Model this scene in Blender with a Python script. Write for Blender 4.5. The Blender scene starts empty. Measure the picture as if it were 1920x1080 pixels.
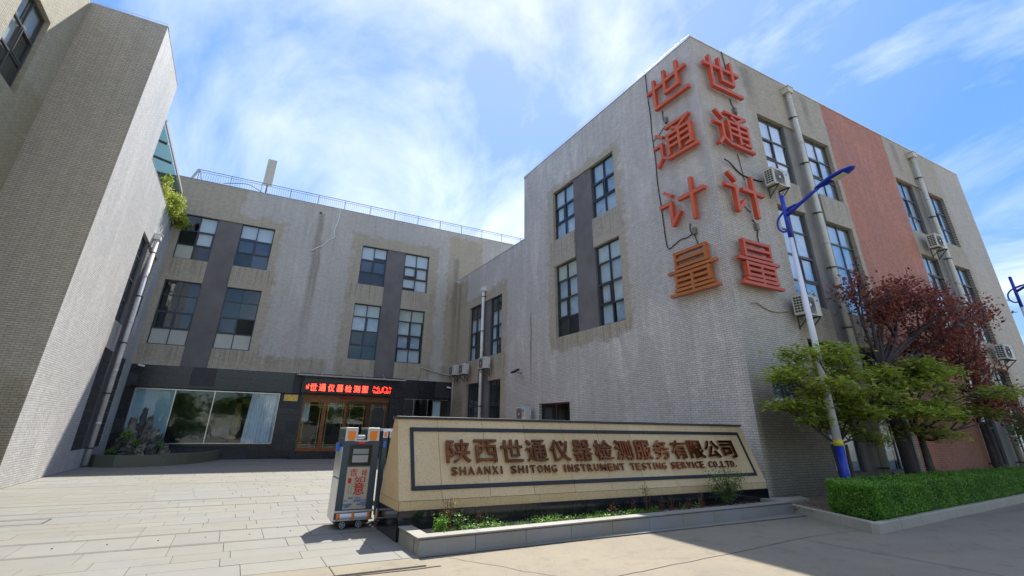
import bpy, math, random
import numpy as np
from mathutils import Vector, Matrix
random.seed(7); rng = np.random.default_rng(7)
SC = bpy.context.scene
C = SC.collection

# ------------------------------------------------------------------ camera
cam_d = bpy.data.cameras.new('camera'); cam = bpy.data.objects.new('camera', cam_d); C.objects.link(cam)
_r = Vector((0.88045614, -0.47391061, 0.01434317)); _u = Vector((-0.19359227, -0.33172175, 0.92329991)); _f = Vector((0.43280368, 0.81570179, 0.38381188))
cam.matrix_world = Matrix(((_r.x, _u.x, -_f.x, 0), (_r.y, _u.y, -_f.y, 0), (_r.z, _u.z, -_f.z, 1.65), (0, 0, 0, 1)))
cam_d.sensor_width = 36; cam_d.lens = 890/1920*36
cam_d.shift_x = 6/1920; cam_d.shift_y = -106/1920
cam_d.clip_start = 0.05; cam_d.clip_end = 3000
SC.camera = cam
# ------------------------------------------------------------------ render look
SC.view_settings.view_transform = 'Standard'; SC.view_settings.look = 'None'
SC.view_settings.exposure = 2.05; SC.view_settings.gamma = 1; SC.view_settings.use_curve_mapping = False
SC.render.engine = 'CYCLES'
SC.cycles.use_denoising = True
SC.cycles.max_bounces = 7; SC.cycles.diffuse_bounces = 3; SC.cycles.glossy_bounces = 3
SC.cycles.transparent_max_bounces = 12; SC.cycles.transmission_bounces = 4
SC.cycles.sample_clamp_indirect = 6; SC.cycles.caustics_reflective = False; SC.cycles.caustics_refractive = False
# ------------------------------------------------------------------ sun + sky
SUN = Vector((0.345, 0.56, 1.0)).normalized()
SUN_EL = math.asin(SUN.z); SUN_ROT = math.atan2(SUN.x, SUN.y)
sd = bpy.data.lights.new('sun', 'SUN'); sd.energy = 2.0; sd.angle = math.radians(0.5); sd.color = (1, .95, .86)
so = bpy.data.objects.new('sun', sd); C.objects.link(so); so.rotation_euler = (-SUN).to_track_quat('-Z', 'Y').to_euler()
so.location = (20, 30, 60)
W = bpy.data.worlds.new('World'); SC.world = W; W.use_nodes = True
wt = W.node_tree; wn = wt.nodes; wl = wt.links; wn.clear()
def _n(t, **k):
    n = wn.new(t)
    for a, b in k.items(): setattr(n, a, b)
    return n
wo = _n('ShaderNodeOutputWorld'); bg = _n('ShaderNodeBackground'); bg.inputs[1].default_value = 0.15
sky = _n('ShaderNodeTexSky', sky_type='NISHITA'); sky.sun_disc = False; sky.sun_elevation = SUN_EL; sky.sun_rotation = SUN_ROT
sky.altitude = 400; sky.air_density = 1.0; sky.dust_density = 0.1; sky.ozone_density = 3.0
tc = _n('ShaderNodeTexCoord'); sp = _n('ShaderNodeSeparateXYZ'); wl.new(tc.outputs['Generated'], sp.inputs[0])
mx = _n('ShaderNodeMath', operation='MAXIMUM'); wl.new(sp.outputs['Z'], mx.inputs[0]); mx.inputs[1].default_value = 0.0
ad = _n('ShaderNodeMath', operation='ADD'); wl.new(mx.outputs[0], ad.inputs[0]); ad.inputs[1].default_value = 0.18
dx = _n('ShaderNodeMath', operation='DIVIDE'); wl.new(sp.outputs['X'], dx.inputs[0]); wl.new(ad.outputs[0], dx.inputs[1])
dy = _n('ShaderNodeMath', operation='DIVIDE'); wl.new(sp.outputs['Y'], dy.inputs[0]); wl.new(ad.outputs[0], dy.inputs[1])
cb = _n('ShaderNodeCombineXYZ'); wl.new(dx.outputs[0], cb.inputs[0]); wl.new(dy.outputs[0], cb.inputs[1])
mpw = _n('ShaderNodeMapping'); wl.new(cb.outputs[0], mpw.inputs[0]); mpw.inputs['Rotation'].default_value = (0, 0, 1.144)
mpw.inputs['Scale'].default_value = (1.0, 0.55, 1); mpw.inputs['Location'].default_value = (10.828, 18.783, 0)
n1 = _n('ShaderNodeTexNoise'); n1.inputs['Scale'].default_value = 1.15; n1.inputs['Detail'].default_value = 10; n1.inputs['Roughness'].default_value = .58; n1.inputs['Distortion'].default_value = .5
wl.new(mpw.outputs[0], n1.inputs['Vector'])
r1 = _n('ShaderNodeValToRGB'); wl.new(n1.outputs[0], r1.inputs[0]); r1.color_ramp.elements[0].position = .43; r1.color_ramp.elements[1].position = .70
r1.color_ramp.elements[0].color = (0, 0, 0, 1); r1.color_ramp.elements[1].color = (1, 1, 1, 1)
n2 = _n('ShaderNodeTexNoise'); n2.inputs['Scale'].default_value = .45; n2.inputs['Detail'].default_value = 4; wl.new(mpw.outputs[0], n2.inputs['Vector'])
r2 = _n('ShaderNodeMapRange'); wl.new(n2.outputs[0], r2.inputs[0]); r2.inputs[1].default_value = .35; r2.inputs[2].default_value = .62; r2.inputs[3].default_value = .35; r2.inputs[4].default_value = 1.0
mm = _n('ShaderNodeMath', operation='MULTIPLY'); wl.new(r1.outputs[0], mm.inputs[0]); wl.new(r2.outputs[0], mm.inputs[1])
hz = _n('ShaderNodeMath', operation='MULTIPLY_ADD'); nz = _n('ShaderNodeVectorMath', operation='DOT_PRODUCT'); wl.new(tc.outputs['Generated'], nz.inputs[0]); nz.inputs[1].default_value = SUN
veil = _n('ShaderNodeMapRange'); wl.new(nz.outputs['Value'], veil.inputs[0]); veil.inputs[1].default_value = .72; veil.inputs[2].default_value = .99; veil.inputs[3].default_value = .0; veil.inputs[4].default_value = .16   # thin veil of cloud, thickest round the sun
na = _n('ShaderNodeMath', operation='ADD', use_clamp=True); wl.new(mm.outputs[0], na.inputs[0]); wl.new(veil.outputs[0], na.inputs[1]); wl.new(na.outputs[0], hz.inputs[0]); hz.inputs[1].default_value = .72; hz.inputs[2].default_value = .03
# sky colour is lifted in saturation, cloud brightness follows the sky's own brightness near the sun
lum = _n('ShaderNodeRGBToBW'); wl.new(sky.outputs[0], lum.inputs[0])
lmx = _n('ShaderNodeMath', operation='MAXIMUM'); wl.new(lum.outputs[0], lmx.inputs[0]); lmx.inputs[1].default_value = .3
lpw = _n('ShaderNodeMath', operation='POWER'); wl.new(lmx.outputs[0], lpw.inputs[0]); lpw.inputs[1].default_value = -.7
lsc = _n('ShaderNodeVectorMath', operation='SCALE'); wl.new(sky.outputs[0], lsc.inputs[0]); wl.new(lpw.outputs[0], lsc.inputs['Scale'])
hs = _n('ShaderNodeHueSaturation'); wl.new(lsc.outputs[0], hs.inputs['Color']); hs.inputs['Saturation'].default_value = 1.24; hs.inputs['Value'].default_value = .63
bwn = _n('ShaderNodeRGBToBW'); wl.new(sky.outputs[0], bwn.inputs[0])
cm = _n('ShaderNodeMath', operation='MULTIPLY_ADD'); wl.new(bwn.outputs[0], cm.inputs[0]); cm.inputs[1].default_value = .1; cm.inputs[2].default_value = 3.2
cc = _n('ShaderNodeCombineColor'); 
for i, k in enumerate((1.03, 1.0, .96)):
    q = _n('ShaderNodeMath', operation='MULTIPLY'); wl.new(cm.outputs[0], q.inputs[0]); q.inputs[1].default_value = k; wl.new(q.outputs[0], cc.inputs[i])
mixw = _n('ShaderNodeMix', data_type='RGBA'); wl.new(hz.outputs[0], mixw.inputs[0]); wl.new(hs.outputs[0], mixw.inputs[6]); wl.new(cc.outputs[0], mixw.inputs[7])
wl.new(mixw.outputs[2], bg.inputs[0]); wl.new(bg.outputs[0], wo.inputs[0])

# ------------------------------------------------------------------ helpers
def prop(o, label=None, cat=None, group=None, kind=None):
    if label: o['label'] = label
    if cat: o['category'] = cat
    if group: o['group'] = group
    if kind: o['kind'] = kind
    return o
class MB:
    def __init__(s): s.v = []; s.f = []; s.m = []
    def face(s, pts, mi=0):
        b = len(s.v); s.v += [tuple(p) for p in pts]; s.f.append(tuple(range(b, b+len(pts)))); s.m.append(mi)
    def box(s, a, b, mi=0, rot=None, org=None):
        x0, x1 = sorted((a[0], b[0])); y0, y1 = sorted((a[1], b[1])); z0, z1 = sorted((a[2], b[2]))
        p = [(x0,y0,z0),(x1,y0,z0),(x1,y1,z0),(x0,y1,z0),(x0,y0,z1),(x1,y0,z1),(x1,y1,z1),(x0,y1,z1)]
        n = len(s.v); s.v += p
        for q in ((0,3,2,1),(4,5,6,7),(0,1,5,4),(1,2,6,5),(2,3,7,6),(3,0,4,7)):
            s.f.append(tuple(n+i for i in q)); s.m.append(mi)
        return s
    def obox(s, c, ax, ay, az, mi=0):
        """oriented box: centre and three half-extent vectors"""
        c, ax, ay, az = map(Vector, (c, ax, ay, az)); n = len(s.v)
        if ax.cross(ay).dot(az) < 0: ax = -ax
        for k in ((-1,-1,-1),(1,-1,-1),(1,1,-1),(-1,1,-1),(-1,-1,1),(1,-1,1),(1,1,1),(-1,1,1)):
            s.v.append(tuple(c+ax*k[0]+ay*k[1]+az*k[2]))
        for q in ((0,3,2,1),(4,5,6,7),(0,1,5,4),(1,2,6,5),(2,3,7,6),(3,0,4,7)):
            s.f.append(tuple(n+i for i in q)); s.m.append(mi)
        return s
    def tube(s, pts, rad, n=10, mi=0, cap=True):
        pts = [Vector(p) for p in pts]; rs = rad if isinstance(rad, (list, tuple)) else [rad]*len(pts)
        rings = []; t0 = None; up = None
        for i, p in enumerate(pts):
            t = (pts[min(i+1, len(pts)-1)] - pts[max(i-1, 0)]).normalized()
            if up is None:
                up = Vector((0,0,1)) if abs(t.z) < .9 else Vector((1,0,0))
            a = t.cross(up)
            if a.length < 1e-4: a = t.cross(Vector((0,1,0)))
            a.normalize(); b = a.cross(t).normalized(); up = b
            base = len(s.v)
            for k in range(n):
                th = 2*math.pi*k/n
                s.v.append(tuple(p + (a*math.cos(th) + b*math.sin(th))*rs[i]))
            rings.append(base)
        for i in range(len(rings)-1):
            for k in range(n):
                a0 = rings[i]+k; a1 = rings[i]+(k+1) % n; b0 = rings[i+1]+k; b1 = rings[i+1]+(k+1) % n
                s.f.append((a0, b0, b1, a1)); s.m.append(mi)
        if cap:
            s.f.append(tuple(rings[0]+k for k in range(n))); s.m.append(mi)
            s.f.append(tuple(rings[-1]+k for k in reversed(range(n)))); s.m.append(mi)
        return s
    def prism(s, poly, z0, z1, mi=0):
        n = len(poly); b = len(s.v)
        s.v += [(x, y, z0) for x, y in poly] + [(x, y, z1) for x, y in poly]
        s.f.append(tuple(b+i for i in reversed(range(n)))); s.m.append(mi)
        s.f.append(tuple(b+n+i for i in range(n))); s.m.append(mi)
        for i in range(n):
            j = (i+1) % n; s.f.append((b+i, b+j, b+n+j, b+n+i)); s.m.append(mi)
        return s
    def mesh(s, name, mats, org=(0,0,0), smooth=False, bevel=0):
        me = bpy.data.meshes.new(name)
        o = Vector(org)
        me.from_pydata([(v[0]-o.x, v[1]-o.y, v[2]-o.z) for v in s.v], [], s.f)
        if not isinstance(mats, (list, tuple)): mats = [mats]
        for m in mats: me.materials.append(m)
        if len(mats) > 1: me.polygons.foreach_set('material_index', s.m)
        if smooth: me.polygons.foreach_set('use_smooth', [True]*len(s.f))
        me.update()
        return me
    def build(s, name, mats, parent=None, smooth=False, bevel=0, local=False):
        """world-coordinate builder: the object's origin goes to the bottom centre of its own bounds"""
        if local or not s.v: org = (0,0,0)
        else:
            a = np.array(s.v); lo = a.min(0); hi = a.max(0); org = ((lo[0]+hi[0])/2, (lo[1]+hi[1])/2, lo[2])
        me = s.mesh(name, mats, org, smooth)
        return link(name, me, parent, org, bevel)
def wloc(o):
    p = Vector(o.location)
    while o.parent: o = o.parent; p = p + Vector(o.location)
    return p
def link(name, me, parent=None, org=(0,0,0), bevel=0, local=False):
    o = bpy.data.objects.new(name, me); C.objects.link(o)
    if parent is not None:
        o.parent = parent
        o.location = Vector(org) - (wloc(parent) if not local else Vector((0,0,0)))
    else: o.location = org
    if bevel:
        b = o.modifiers.new('bevel', 'BEVEL'); b.width = bevel; b.segments = 2; b.limit_method = 'ANGLE'
    return o
def empty(name, loc, label=None, cat=None, group=None, kind=None, rot=0):
    o = bpy.data.objects.new(name, None); C.objects.link(o); o.location = loc; o.rotation_euler = (0, 0, rot); o.empty_display_size = .2
    return prop(o, label, cat, group, kind)
def copy_tree(o, parent=None, loc=None):
    c = o.copy(); C.objects.link(c); c.parent = parent
    if loc is not None: c.location = loc
    for ch in [x for x in KIDS.get(o.name, [])]:
        copy_tree(ch, c)
    return c
KIDS = {}
def dup_thing(root, loc, label, rot=None):
    KIDS.clear()
    for x in C.objects:
        if x.parent: KIDS.setdefault(x.parent.name, []).append(x)
    c = copy_tree(root, None, loc); c['label'] = label
    if rot is not None: c.rotation_euler = (0, 0, rot)
    return c

# ------------------------------------------------------------------ materials
def mat(name, col, rough=.7, metal=0, noise=None, bump=None, spec=.5, emit=None):
    """noise=(scale, amount, detail); bump=(scale, strength)"""
    m = bpy.data.materials.new(name); m.use_nodes = True; nt = m.node_tree; b = nt.nodes['Principled BSDF']
    b.inputs['Base Color'].default_value = (*col, 1); b.inputs['Roughness'].default_value = rough; b.inputs['Metallic'].default_value = metal
    b.inputs['Specular IOR Level'].default_value = spec
    tcn = nt.nodes.new('ShaderNodeNewGeometry')
    if noise:
        sc, am = noise[:2]; det = noise[2] if len(noise) > 2 else 6
        col2 = noise[3] if len(noise) > 3 else tuple(c*(1-am) for c in col)
        n = nt.nodes.new('ShaderNodeTexNoise'); n.inputs['Scale'].default_value = sc; n.inputs['Detail'].default_value = det; n.inputs['Roughness'].default_value = .65
        nt.links.new(tcn.outputs['Position'], n.inputs['Vector'])
        r = nt.nodes.new('ShaderNodeValToRGB'); r.color_ramp.elements[0].position = .32; r.color_ramp.elements[1].position = .68
        r.color_ramp.elements[0].color = (*col2, 1)
        r.color_ramp.elements[1].color = (*[min(1, c*(1+am*.5)) for c in col], 1)
        nt.links.new(n.outputs[0], r.inputs[0]); nt.links.new(r.outputs[0], b.inputs['Base Color'])
    if bump:
        n = nt.nodes.new('ShaderNodeTexNoise'); n.inputs['Scale'].default_value = bump[0]; n.inputs['Detail'].default_value = 5
        nt.links.new(tcn.outputs['Position'], n.inputs['Vector'])
        bp = nt.nodes.new('ShaderNodeBump'); bp.inputs['Strength'].default_value = bump[1]; bp.inputs['Distance'].default_value = .01
        nt.links.new(n.outputs[0], bp.inputs['Height']); nt.links.new(bp.outputs[0], b.inputs['Normal'])
    if emit:
        b.inputs['Emission Color'].default_value = (*emit[0], 1); b.inputs['Emission Strength'].default_value = emit[1]
    return m
class NG:
    """tiny helper for math node graphs"""
    def __init__(s, nt): s.nt = nt; s.N = nt.nodes; s.L = nt.links
    def put(s, sock, v):
        if hasattr(v, 'links'): s.L.new(v, sock)
        else: sock.default_value = v
    def m(s, op, a, b=None, c=None, clamp=False):
        n = s.N.new('ShaderNodeMath'); n.operation = op; n.use_clamp = clamp; s.put(n.inputs[0], a)
        if b is not None: s.put(n.inputs[1], b)
        if c is not None: s.put(n.inputs[2], c)
        return n.outputs[0]
    def noise(s, vec, scale, detail=4, rough=.6, dist=0):
        n = s.N.new('ShaderNodeTexNoise'); s.L.new(vec, n.inputs['Vector']); n.inputs['Scale'].default_value = scale; n.inputs['Detail'].default_value = detail
        n.inputs['Roughness'].default_value = rough; n.inputs['Distortion'].default_value = dist
        return n.outputs[0]
    def rng(s, v, a, b, c=0., d=1.):
        n = s.N.new('ShaderNodeMapRange'); n.clamp = True; s.put(n.inputs[0], v)
        for i, k in enumerate((a, b, c, d)): n.inputs[i+1].default_value = k
        return n.outputs[0]
    def mix(s, f, a, b, mode='MIX'):
        n = s.N.new('ShaderNodeMix'); n.data_type = 'RGBA'; n.blend_type = mode; s.put(n.inputs[0], f)
        for i, v in ((6, a), (7, b)):
            if hasattr(v, 'links'): s.L.new(v, n.inputs[i])
            else: n.inputs[i].default_value = (*v, 1)
        return n.outputs[2]
    def vec(s, x, y, z=0.):
        n = s.N.new('ShaderNodeCombineXYZ'); s.put(n.inputs[0], x); s.put(n.inputs[1], y); s.put(n.inputs[2], z); return n.outputs[0]
def tile_mat(name, axis, clean, dirty, boxes=(), drips=(), white=.5, mortar=.48, red=False, bands=(), foot_dark=()):
    m = bpy.data.materials.new(name); m.use_nodes = True; nt = m.node_tree; b = nt.nodes['Principled BSDF']; g = NG(nt)
    geo = g.N.new('ShaderNodeNewGeometry'); s = g.N.new('ShaderNodeSeparateXYZ'); g.L.new(geo.outputs['Position'], s.inputs[0])
    u = s.outputs['X'] if axis == 'x' else s.outputs['Y']; z = s.outputs['Z']
    uv = g.vec(u, z)
    # dirt patches: washed, browner tile round each window group, ragged edge
    edge = g.m('MULTIPLY_ADD', g.noise(uv, 1.3, 7, .7), 1.5, -.75)
    msk = None
    for (u0, u1, z0, z1) in boxes:
        du = g.m('SUBTRACT', g.m('ABSOLUTE', g.m('SUBTRACT', u, (u0+u1)/2)), (u1-u0)/2)
        dz = g.m('SUBTRACT', g.m('ABSOLUTE', g.m('SUBTRACT', z, (z0+z1)/2)), (z1-z0)/2)
        d = g.m('ADD', g.m('MAXIMUM', du, dz), edge)
        k = g.m('MULTIPLY', g.rng(d, .10, -.10), g.rng(g.noise(uv, 6, 6, .75), .3, .6, .7, 1.))
        msk = k if msk is None else g.m('MAXIMUM', msk, k)
    big = g.rng(g.noise(uv, .22, 5, .6, .4), .38, .66)
    col = g.mix(big, clean, tuple(c*.9+.015*i for i, c in enumerate(clean)))
    wh = g.m('MULTIPLY', g.rng(g.noise(g.vec(u, g.m('MULTIPLY', z, .35)), .9, 8, .72, .6), .5, .72), white)
    col = g.mix(wh, col, tuple(min(1, c*1.32+.03) for c in clean))
    if msk is not None: col = g.mix(msk, col, dirty)
    for (u0, u1, zt, st_) in foot_dark:   # darkens the wall foot; on the street wall it paints in tree shade
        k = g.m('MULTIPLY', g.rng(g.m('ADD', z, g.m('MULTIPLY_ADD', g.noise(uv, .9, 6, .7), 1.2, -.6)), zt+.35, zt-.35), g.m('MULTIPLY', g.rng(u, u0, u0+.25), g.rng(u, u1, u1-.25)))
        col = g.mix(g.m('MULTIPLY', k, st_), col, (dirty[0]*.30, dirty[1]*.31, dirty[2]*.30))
    # vertical water streaks
    st = g.noise(g.vec(g.m('MULTIPLY', u, 3.2), g.m('MULTIPLY', z, .16)), 1.6, 6, .7)
    col = g.mix(g.rng(st, .45, .72, 0, .34), col, tuple(c*.62 for c in dirty))
    for (u0, w, z0, z1) in drips:   # single stains that run down from a leak
        wob = g.m('MULTIPLY_ADD', g.noise(g.vec(0., z), .35, 3), .4, u0-.2)
        dd = g.m('ABSOLUTE', g.m('SUBTRACT', u, wob))
        k = g.m('MULTIPLY', g.rng(dd, w, w*.25), g.m('MULTIPLY', g.rng(z, z1+.1, z1-.2), g.rng(z, z0, z0+(z1-z0)*.6)))
        k = g.m('MULTIPLY', k, g.rng(g.noise(g.vec(g.m('MULTIPLY', u, 5.), z), 2.5, 6, .7), .25, .6, .35, 1.))
        col = g.mix(g.m('MULTIPLY', k, .75), col, tuple(c*.5 for c in dirty) if w > .12 else tuple(c*.35 for c in dirty))
    if msk is not None and bands:   # comb of run-off marks under sills
        bz = None
        for (zl, zh) in bands:
            k = g.m('MULTIPLY', g.rng(z, zl, zl+.5), g.rng(z, zh+.02, zh-.02)); bz = k if bz is None else g.m('MAXIMUM', bz, k)
        cmb = g.rng(g.noise(g.vec(g.m('MULTIPLY', u, 7.), g.m('MULTIPLY', z, .25)), 1.3, 3, .6), .48, .60)
        col = g.mix(g.m('MULTIPLY', g.m('MULTIPLY', g.m('MULTIPLY', cmb, bz), msk), .5), col, tuple(c*.45 for c in dirty))
    # tiles
    br = g.N.new('ShaderNodeTexBrick'); g.L.new(uv, br.inputs['Vector']); br.inputs['Scale'].default_value = 1
    br.inputs['Brick Width'].default_value = .2; br.inputs['Row Height'].default_value = .062; br.inputs['Mortar Size'].default_value = .008
    br.inputs['Color1'].default_value = (1, 1, 1, 1); br.inputs['Color2'].default_value = (.84, .84, .84, 1); br.inputs['Mortar'].default_value = (mortar,)*3+(1,)
    br.inputs['Mortar Smooth'].default_value = .2
    col = g.mix(1., col, br.outputs['Color'], 'MULTIPLY')
    gr = g.rng(g.noise(uv, 9, 5, .7), .25, .75, .86, 1.12); gg = g.N.new('ShaderNodeCombineColor')
    for i in range(3): g.L.new(gr, gg.inputs[i])
    col = g.mix(1., col, gg.outputs[0], 'MULTIPLY')
    g.L.new(col, b.inputs['Base Color'])
    g.L.new(g.rng(g.noise(uv, 5, 4), .3, .7, .45, .75), b.inputs['Roughness'])
    bp = g.N.new('ShaderNodeBump'); bp.inputs['Strength'].default_value = .5; bp.inputs['Distance'].default_value = .008; bp.invert = True
    g.L.new(br.outputs['Fac'], bp.inputs['Height']); g.L.new(bp.outputs[0], b.inputs['Normal'])
    return m
TILE = (.64, .585, .52); TDIRT = (.53, .45, .33)
M = {}
M['tileA'] = tile_mat('rear wall tile', 'x', TILE, TDIRT, [(-5.3, .5, 4.4, 13.3), (4.6, 10.6, 4.4, 13.5), (11.3, 14, 4, 14.6), (-6, -2, 13, 16), (.3, 4.2, 4.3, 5.2)],
                    [(2.45, .26, 4.6, 14.4), (2.7, .13, 6, 12.5), (12.0, .3, 4, 13)], .35, bands=((8.9, 10.12), (4.4, 5.43)))
M['tileB'] = tile_mat('court side wall tile', 'y', (.66, .60, .545), TDIRT, [(13.0, 18.6, 4.9, 13.1), (22.9, 28.6, .2, 9.4), (28.4, 31, 0, 11)], [(20.3, .12, 2.7, 7), (29.8, .3, 4, 11)], .9, bands=((8.9, 10.16), (4.2, 5.47)), foot_dark=((28.4, 31, 3.5, .45),))
M['tileC'] = tile_mat('street wall tile', 'x', (.57, .51, .425), (.48, .415, .31), [(12.1, 15.5, 0, 3.1), (14.8, 20.2, 3, 15.2), (24.9, 30.2, 3, 15.2)], [(15.0, .5, 12.9, 15), (18.8, .3, 13, 15), (26, .4, 13, 15.)], .3, .46, bands=((9.05, 10.18), (4.4, 5.5)), foot_dark=((12.12, 20.1, 2.5, .8), (24.9, 33, 1.2, .7)))  # shade under the trees is painted into the lower part of this wall
M['tileR'] = tile_mat('red wall tile', 'x', (.50, .19, .11), (.40, .155, .085), [(23.4, 25.2, 0, 7.9)], [], .6, .6)
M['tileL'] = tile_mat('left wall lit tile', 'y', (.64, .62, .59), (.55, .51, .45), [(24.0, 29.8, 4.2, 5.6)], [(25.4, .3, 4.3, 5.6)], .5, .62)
M['tileLF'] = tile_mat('left wall street tile', 'x', (.53, .465, .36), (.45, .39, .28), [(-7.5, -4.9, 0, 2.8)], (), .1, .46, foot_dark=((-7.6, -4.9, 2.4, .35),))
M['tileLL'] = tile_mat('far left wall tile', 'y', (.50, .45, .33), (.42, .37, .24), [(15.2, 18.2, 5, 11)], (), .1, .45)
M['plain'] = tile_mat('plain grey render', 'x', (.2, .19, .18), (.17, .16, .15), (), (), .1, .8)
M['pil'] = mat('dark grey pilaster paint', (.165, .148, .145), .8, noise=(1.1, .22, 8), bump=(30, .3))
M['pilC'] = mat('weathered grey pilaster', (.22, .205, .185), .8, noise=(1.0, .25, 8), bump=(30, .3))
M['coping'] = mat('pale parapet coping', (.45, .46, .47), .6, noise=(3, .2))
M['roof'] = mat('grey roof screed', (.3, .3, .29), .9, noise=(1, .2))
M['frame'] = mat('dark blue grey window aluminium', (.035, .045, .06), .35, spec=.5)
M['frameC'] = mat('grey brown window aluminium', (.075, .075, .075), .4)
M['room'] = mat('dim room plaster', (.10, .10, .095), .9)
M['blind'] = mat('pale roller blind', (.78, .80, .80), .8, noise=(4, .06))
M['cream'] = mat('cream blind', (.74, .73, .60), .8, noise=(3, .1))
M['curtain'] = mat('pale blue grey curtain', (.62, .68, .72), .85, noise=(1.2, .12))
M['curtain2'] = mat('grey white curtain', (.74, .76, .76), .85, noise=(2.5, .22)); M['curtain3'] = mat('folded blue curtain', (.52, .60, .68), .85, noise=(3.5, .3))
M['panel'] = mat('pale grey spandrel panel', (.46, .47, .42), .5, noise=(2, .08))
M['darkpanel'] = mat('dark film pane', (.05, .055, .075), .25)
def glass_mat(name, refl, tint, rough=.02):
    m = bpy.data.materials.new(name); m.use_nodes = True; nt = m.node_tree; g = NG(nt)
    out = nt.nodes['Material Output']; nt.nodes.remove(nt.nodes['Principled BSDF'])
    t = g.N.new('ShaderNodeBsdfTransparent'); t.inputs[0].default_value = (*tint, 1)
    gl = g.N.new('ShaderNodeBsdfGlossy'); gl.inputs['Roughness'].default_value = rough; gl.inputs[0].default_value = (.92, .96, 1, 1)
    geo = g.N.new('ShaderNodeNewGeometry'); bp = g.N.new('ShaderNodeBump'); bp.inputs['Strength'].default_value = .12; bp.inputs['Distance'].default_value = .02
    g.L.new(g.noise(geo.outputs['Position'], 1.4, 2), bp.inputs['Height']); g.L.new(bp.outputs[0], gl.inputs['Normal'])
    dt = g.N.new('ShaderNodeVectorMath'); dt.operation = 'DOT_PRODUCT'; g.L.new(geo.outputs['Normal'], dt.inputs[0]); g.L.new(geo.outputs['Incoming'], dt.inputs[1])
    f = g.m('ADD', g.m('MULTIPLY', g.m('POWER', g.m('SUBTRACT', 1., g.m('ABSOLUTE', dt.outputs['Value']), clamp=True), 5.), .8), refl, clamp=True)
    mx = g.N.new('ShaderNodeMixShader'); g.L.new(f, mx.inputs[0]); g.L.new(t.outputs[0], mx.inputs[1]); g.L.new(gl.outputs[0], mx.inputs[2]); g.L.new(mx.outputs[0], out.inputs[0])
    return m
M['glass'] = glass_mat('window glass', .04, (.90, .94, .96))
M['glassC'] = glass_mat('blue reflective window glass', .22, (.88, .94, .99))
M['glassG'] = glass_mat('green canopy glass', .08, (.34, .50, .40), .15)
M['shopglass'] = glass_mat('shop window glass', .05, (.88, .93, .94))
M['granite'] = mat('polished black granite', (.022, .022, .026), .22, noise=(14, .5), spec=.6)
M['graniteM'] = mat('matt black granite', (.035, .034, .037), .5, noise=(6, .4))
M['slab'] = mat('dark green grey stone panel', (.045, .052, .046), .6, noise=(5, .4), bump=(20, .3))
M['bronze'] = mat('bronze door frame', (.28, .105, .035), .35, .4, noise=(3, .3))
M['bronzedark'] = mat('dark bronze door frame', (.10, .05, .025), .4, .5)
M['gold'] = mat('brushed brass', (.62, .40, .10), .35, .8, noise=(12, .5))
M['white'] = mat('white painted metal', (.78, .78, .76), .4, noise=(8, .05))
M['acwhite'] = mat('off white air conditioner shell', (.62, .61, .54), .45, noise=(6, .12))
M['acgrille'] = mat('dark air conditioner slots', (.03, .035, .04), .6)
M['acfan'] = mat('grey fan guard', (.27, .26, .24), .5, noise=(30, .2))
M['iron'] = mat('dark green angle iron', (.03, .045, .042), .6)
M['blacktube'] = mat('black cable rubber', (.012, .012, .014), .5)
M['greytube'] = mat('grey cable sleeve', (.42, .40, .34), .6)
M['pvc'] = mat('cream pvc pipe', (.60, .58, .49), .5, noise=(2, .16))
M['pvcw'] = mat('white pvc pipe', (.84, .82, .78), .8, noise=(2, .1, 6, (.62, .56, .50)))
M['clip'] = mat('dark pipe clip', (.06, .05, .045), .6)
M['rail'] = mat('blue grey railing paint', (.16, .20, .30), .4, .3)
M['steel'] = mat('brushed steel', (.55, .56, .57), .25, 1)
M['beige'] = mat('beige radome plastic', (.50, .49, .40), .5)

# ------------------------------------------------------------------ facade frame of reference: u along the wall, o outwards, z up
class Face:
    def __init__(s, axis, plane, sgn): s.axis, s.plane, s.sgn = axis, plane, sgn
    def p(s, u, o, z): return (u, s.plane+s.sgn*o, z) if s.axis == 'x' else (s.plane+s.sgn*o, u, z)
    def box(s, mb, u0, u1, o0, o1, z0, z1, mi=0): return mb.box(s.p(u0, o0, z0), s.p(u1, o1, z1), mi)
    def quad(s, mb, u0, u1, z0, z1, o=0, mi=0):
        q = [s.p(u0, o, z0), s.p(u1, o, z0), s.p(u1, o, z1), s.p(u0, o, z1)]
        if (s.axis == 'x') == (s.sgn > 0): q.reverse()
        mb.face(q, mi)
FA = Face('x', 30.5, -1); FB = Face('y', 12.1, -1); FC = Face('x', 8.75, -1)
FL = Face('y', -5.05, 1); FLF = Face('x', 18.1, -1); FLL = Face('y', -7.35, 1)

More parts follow.
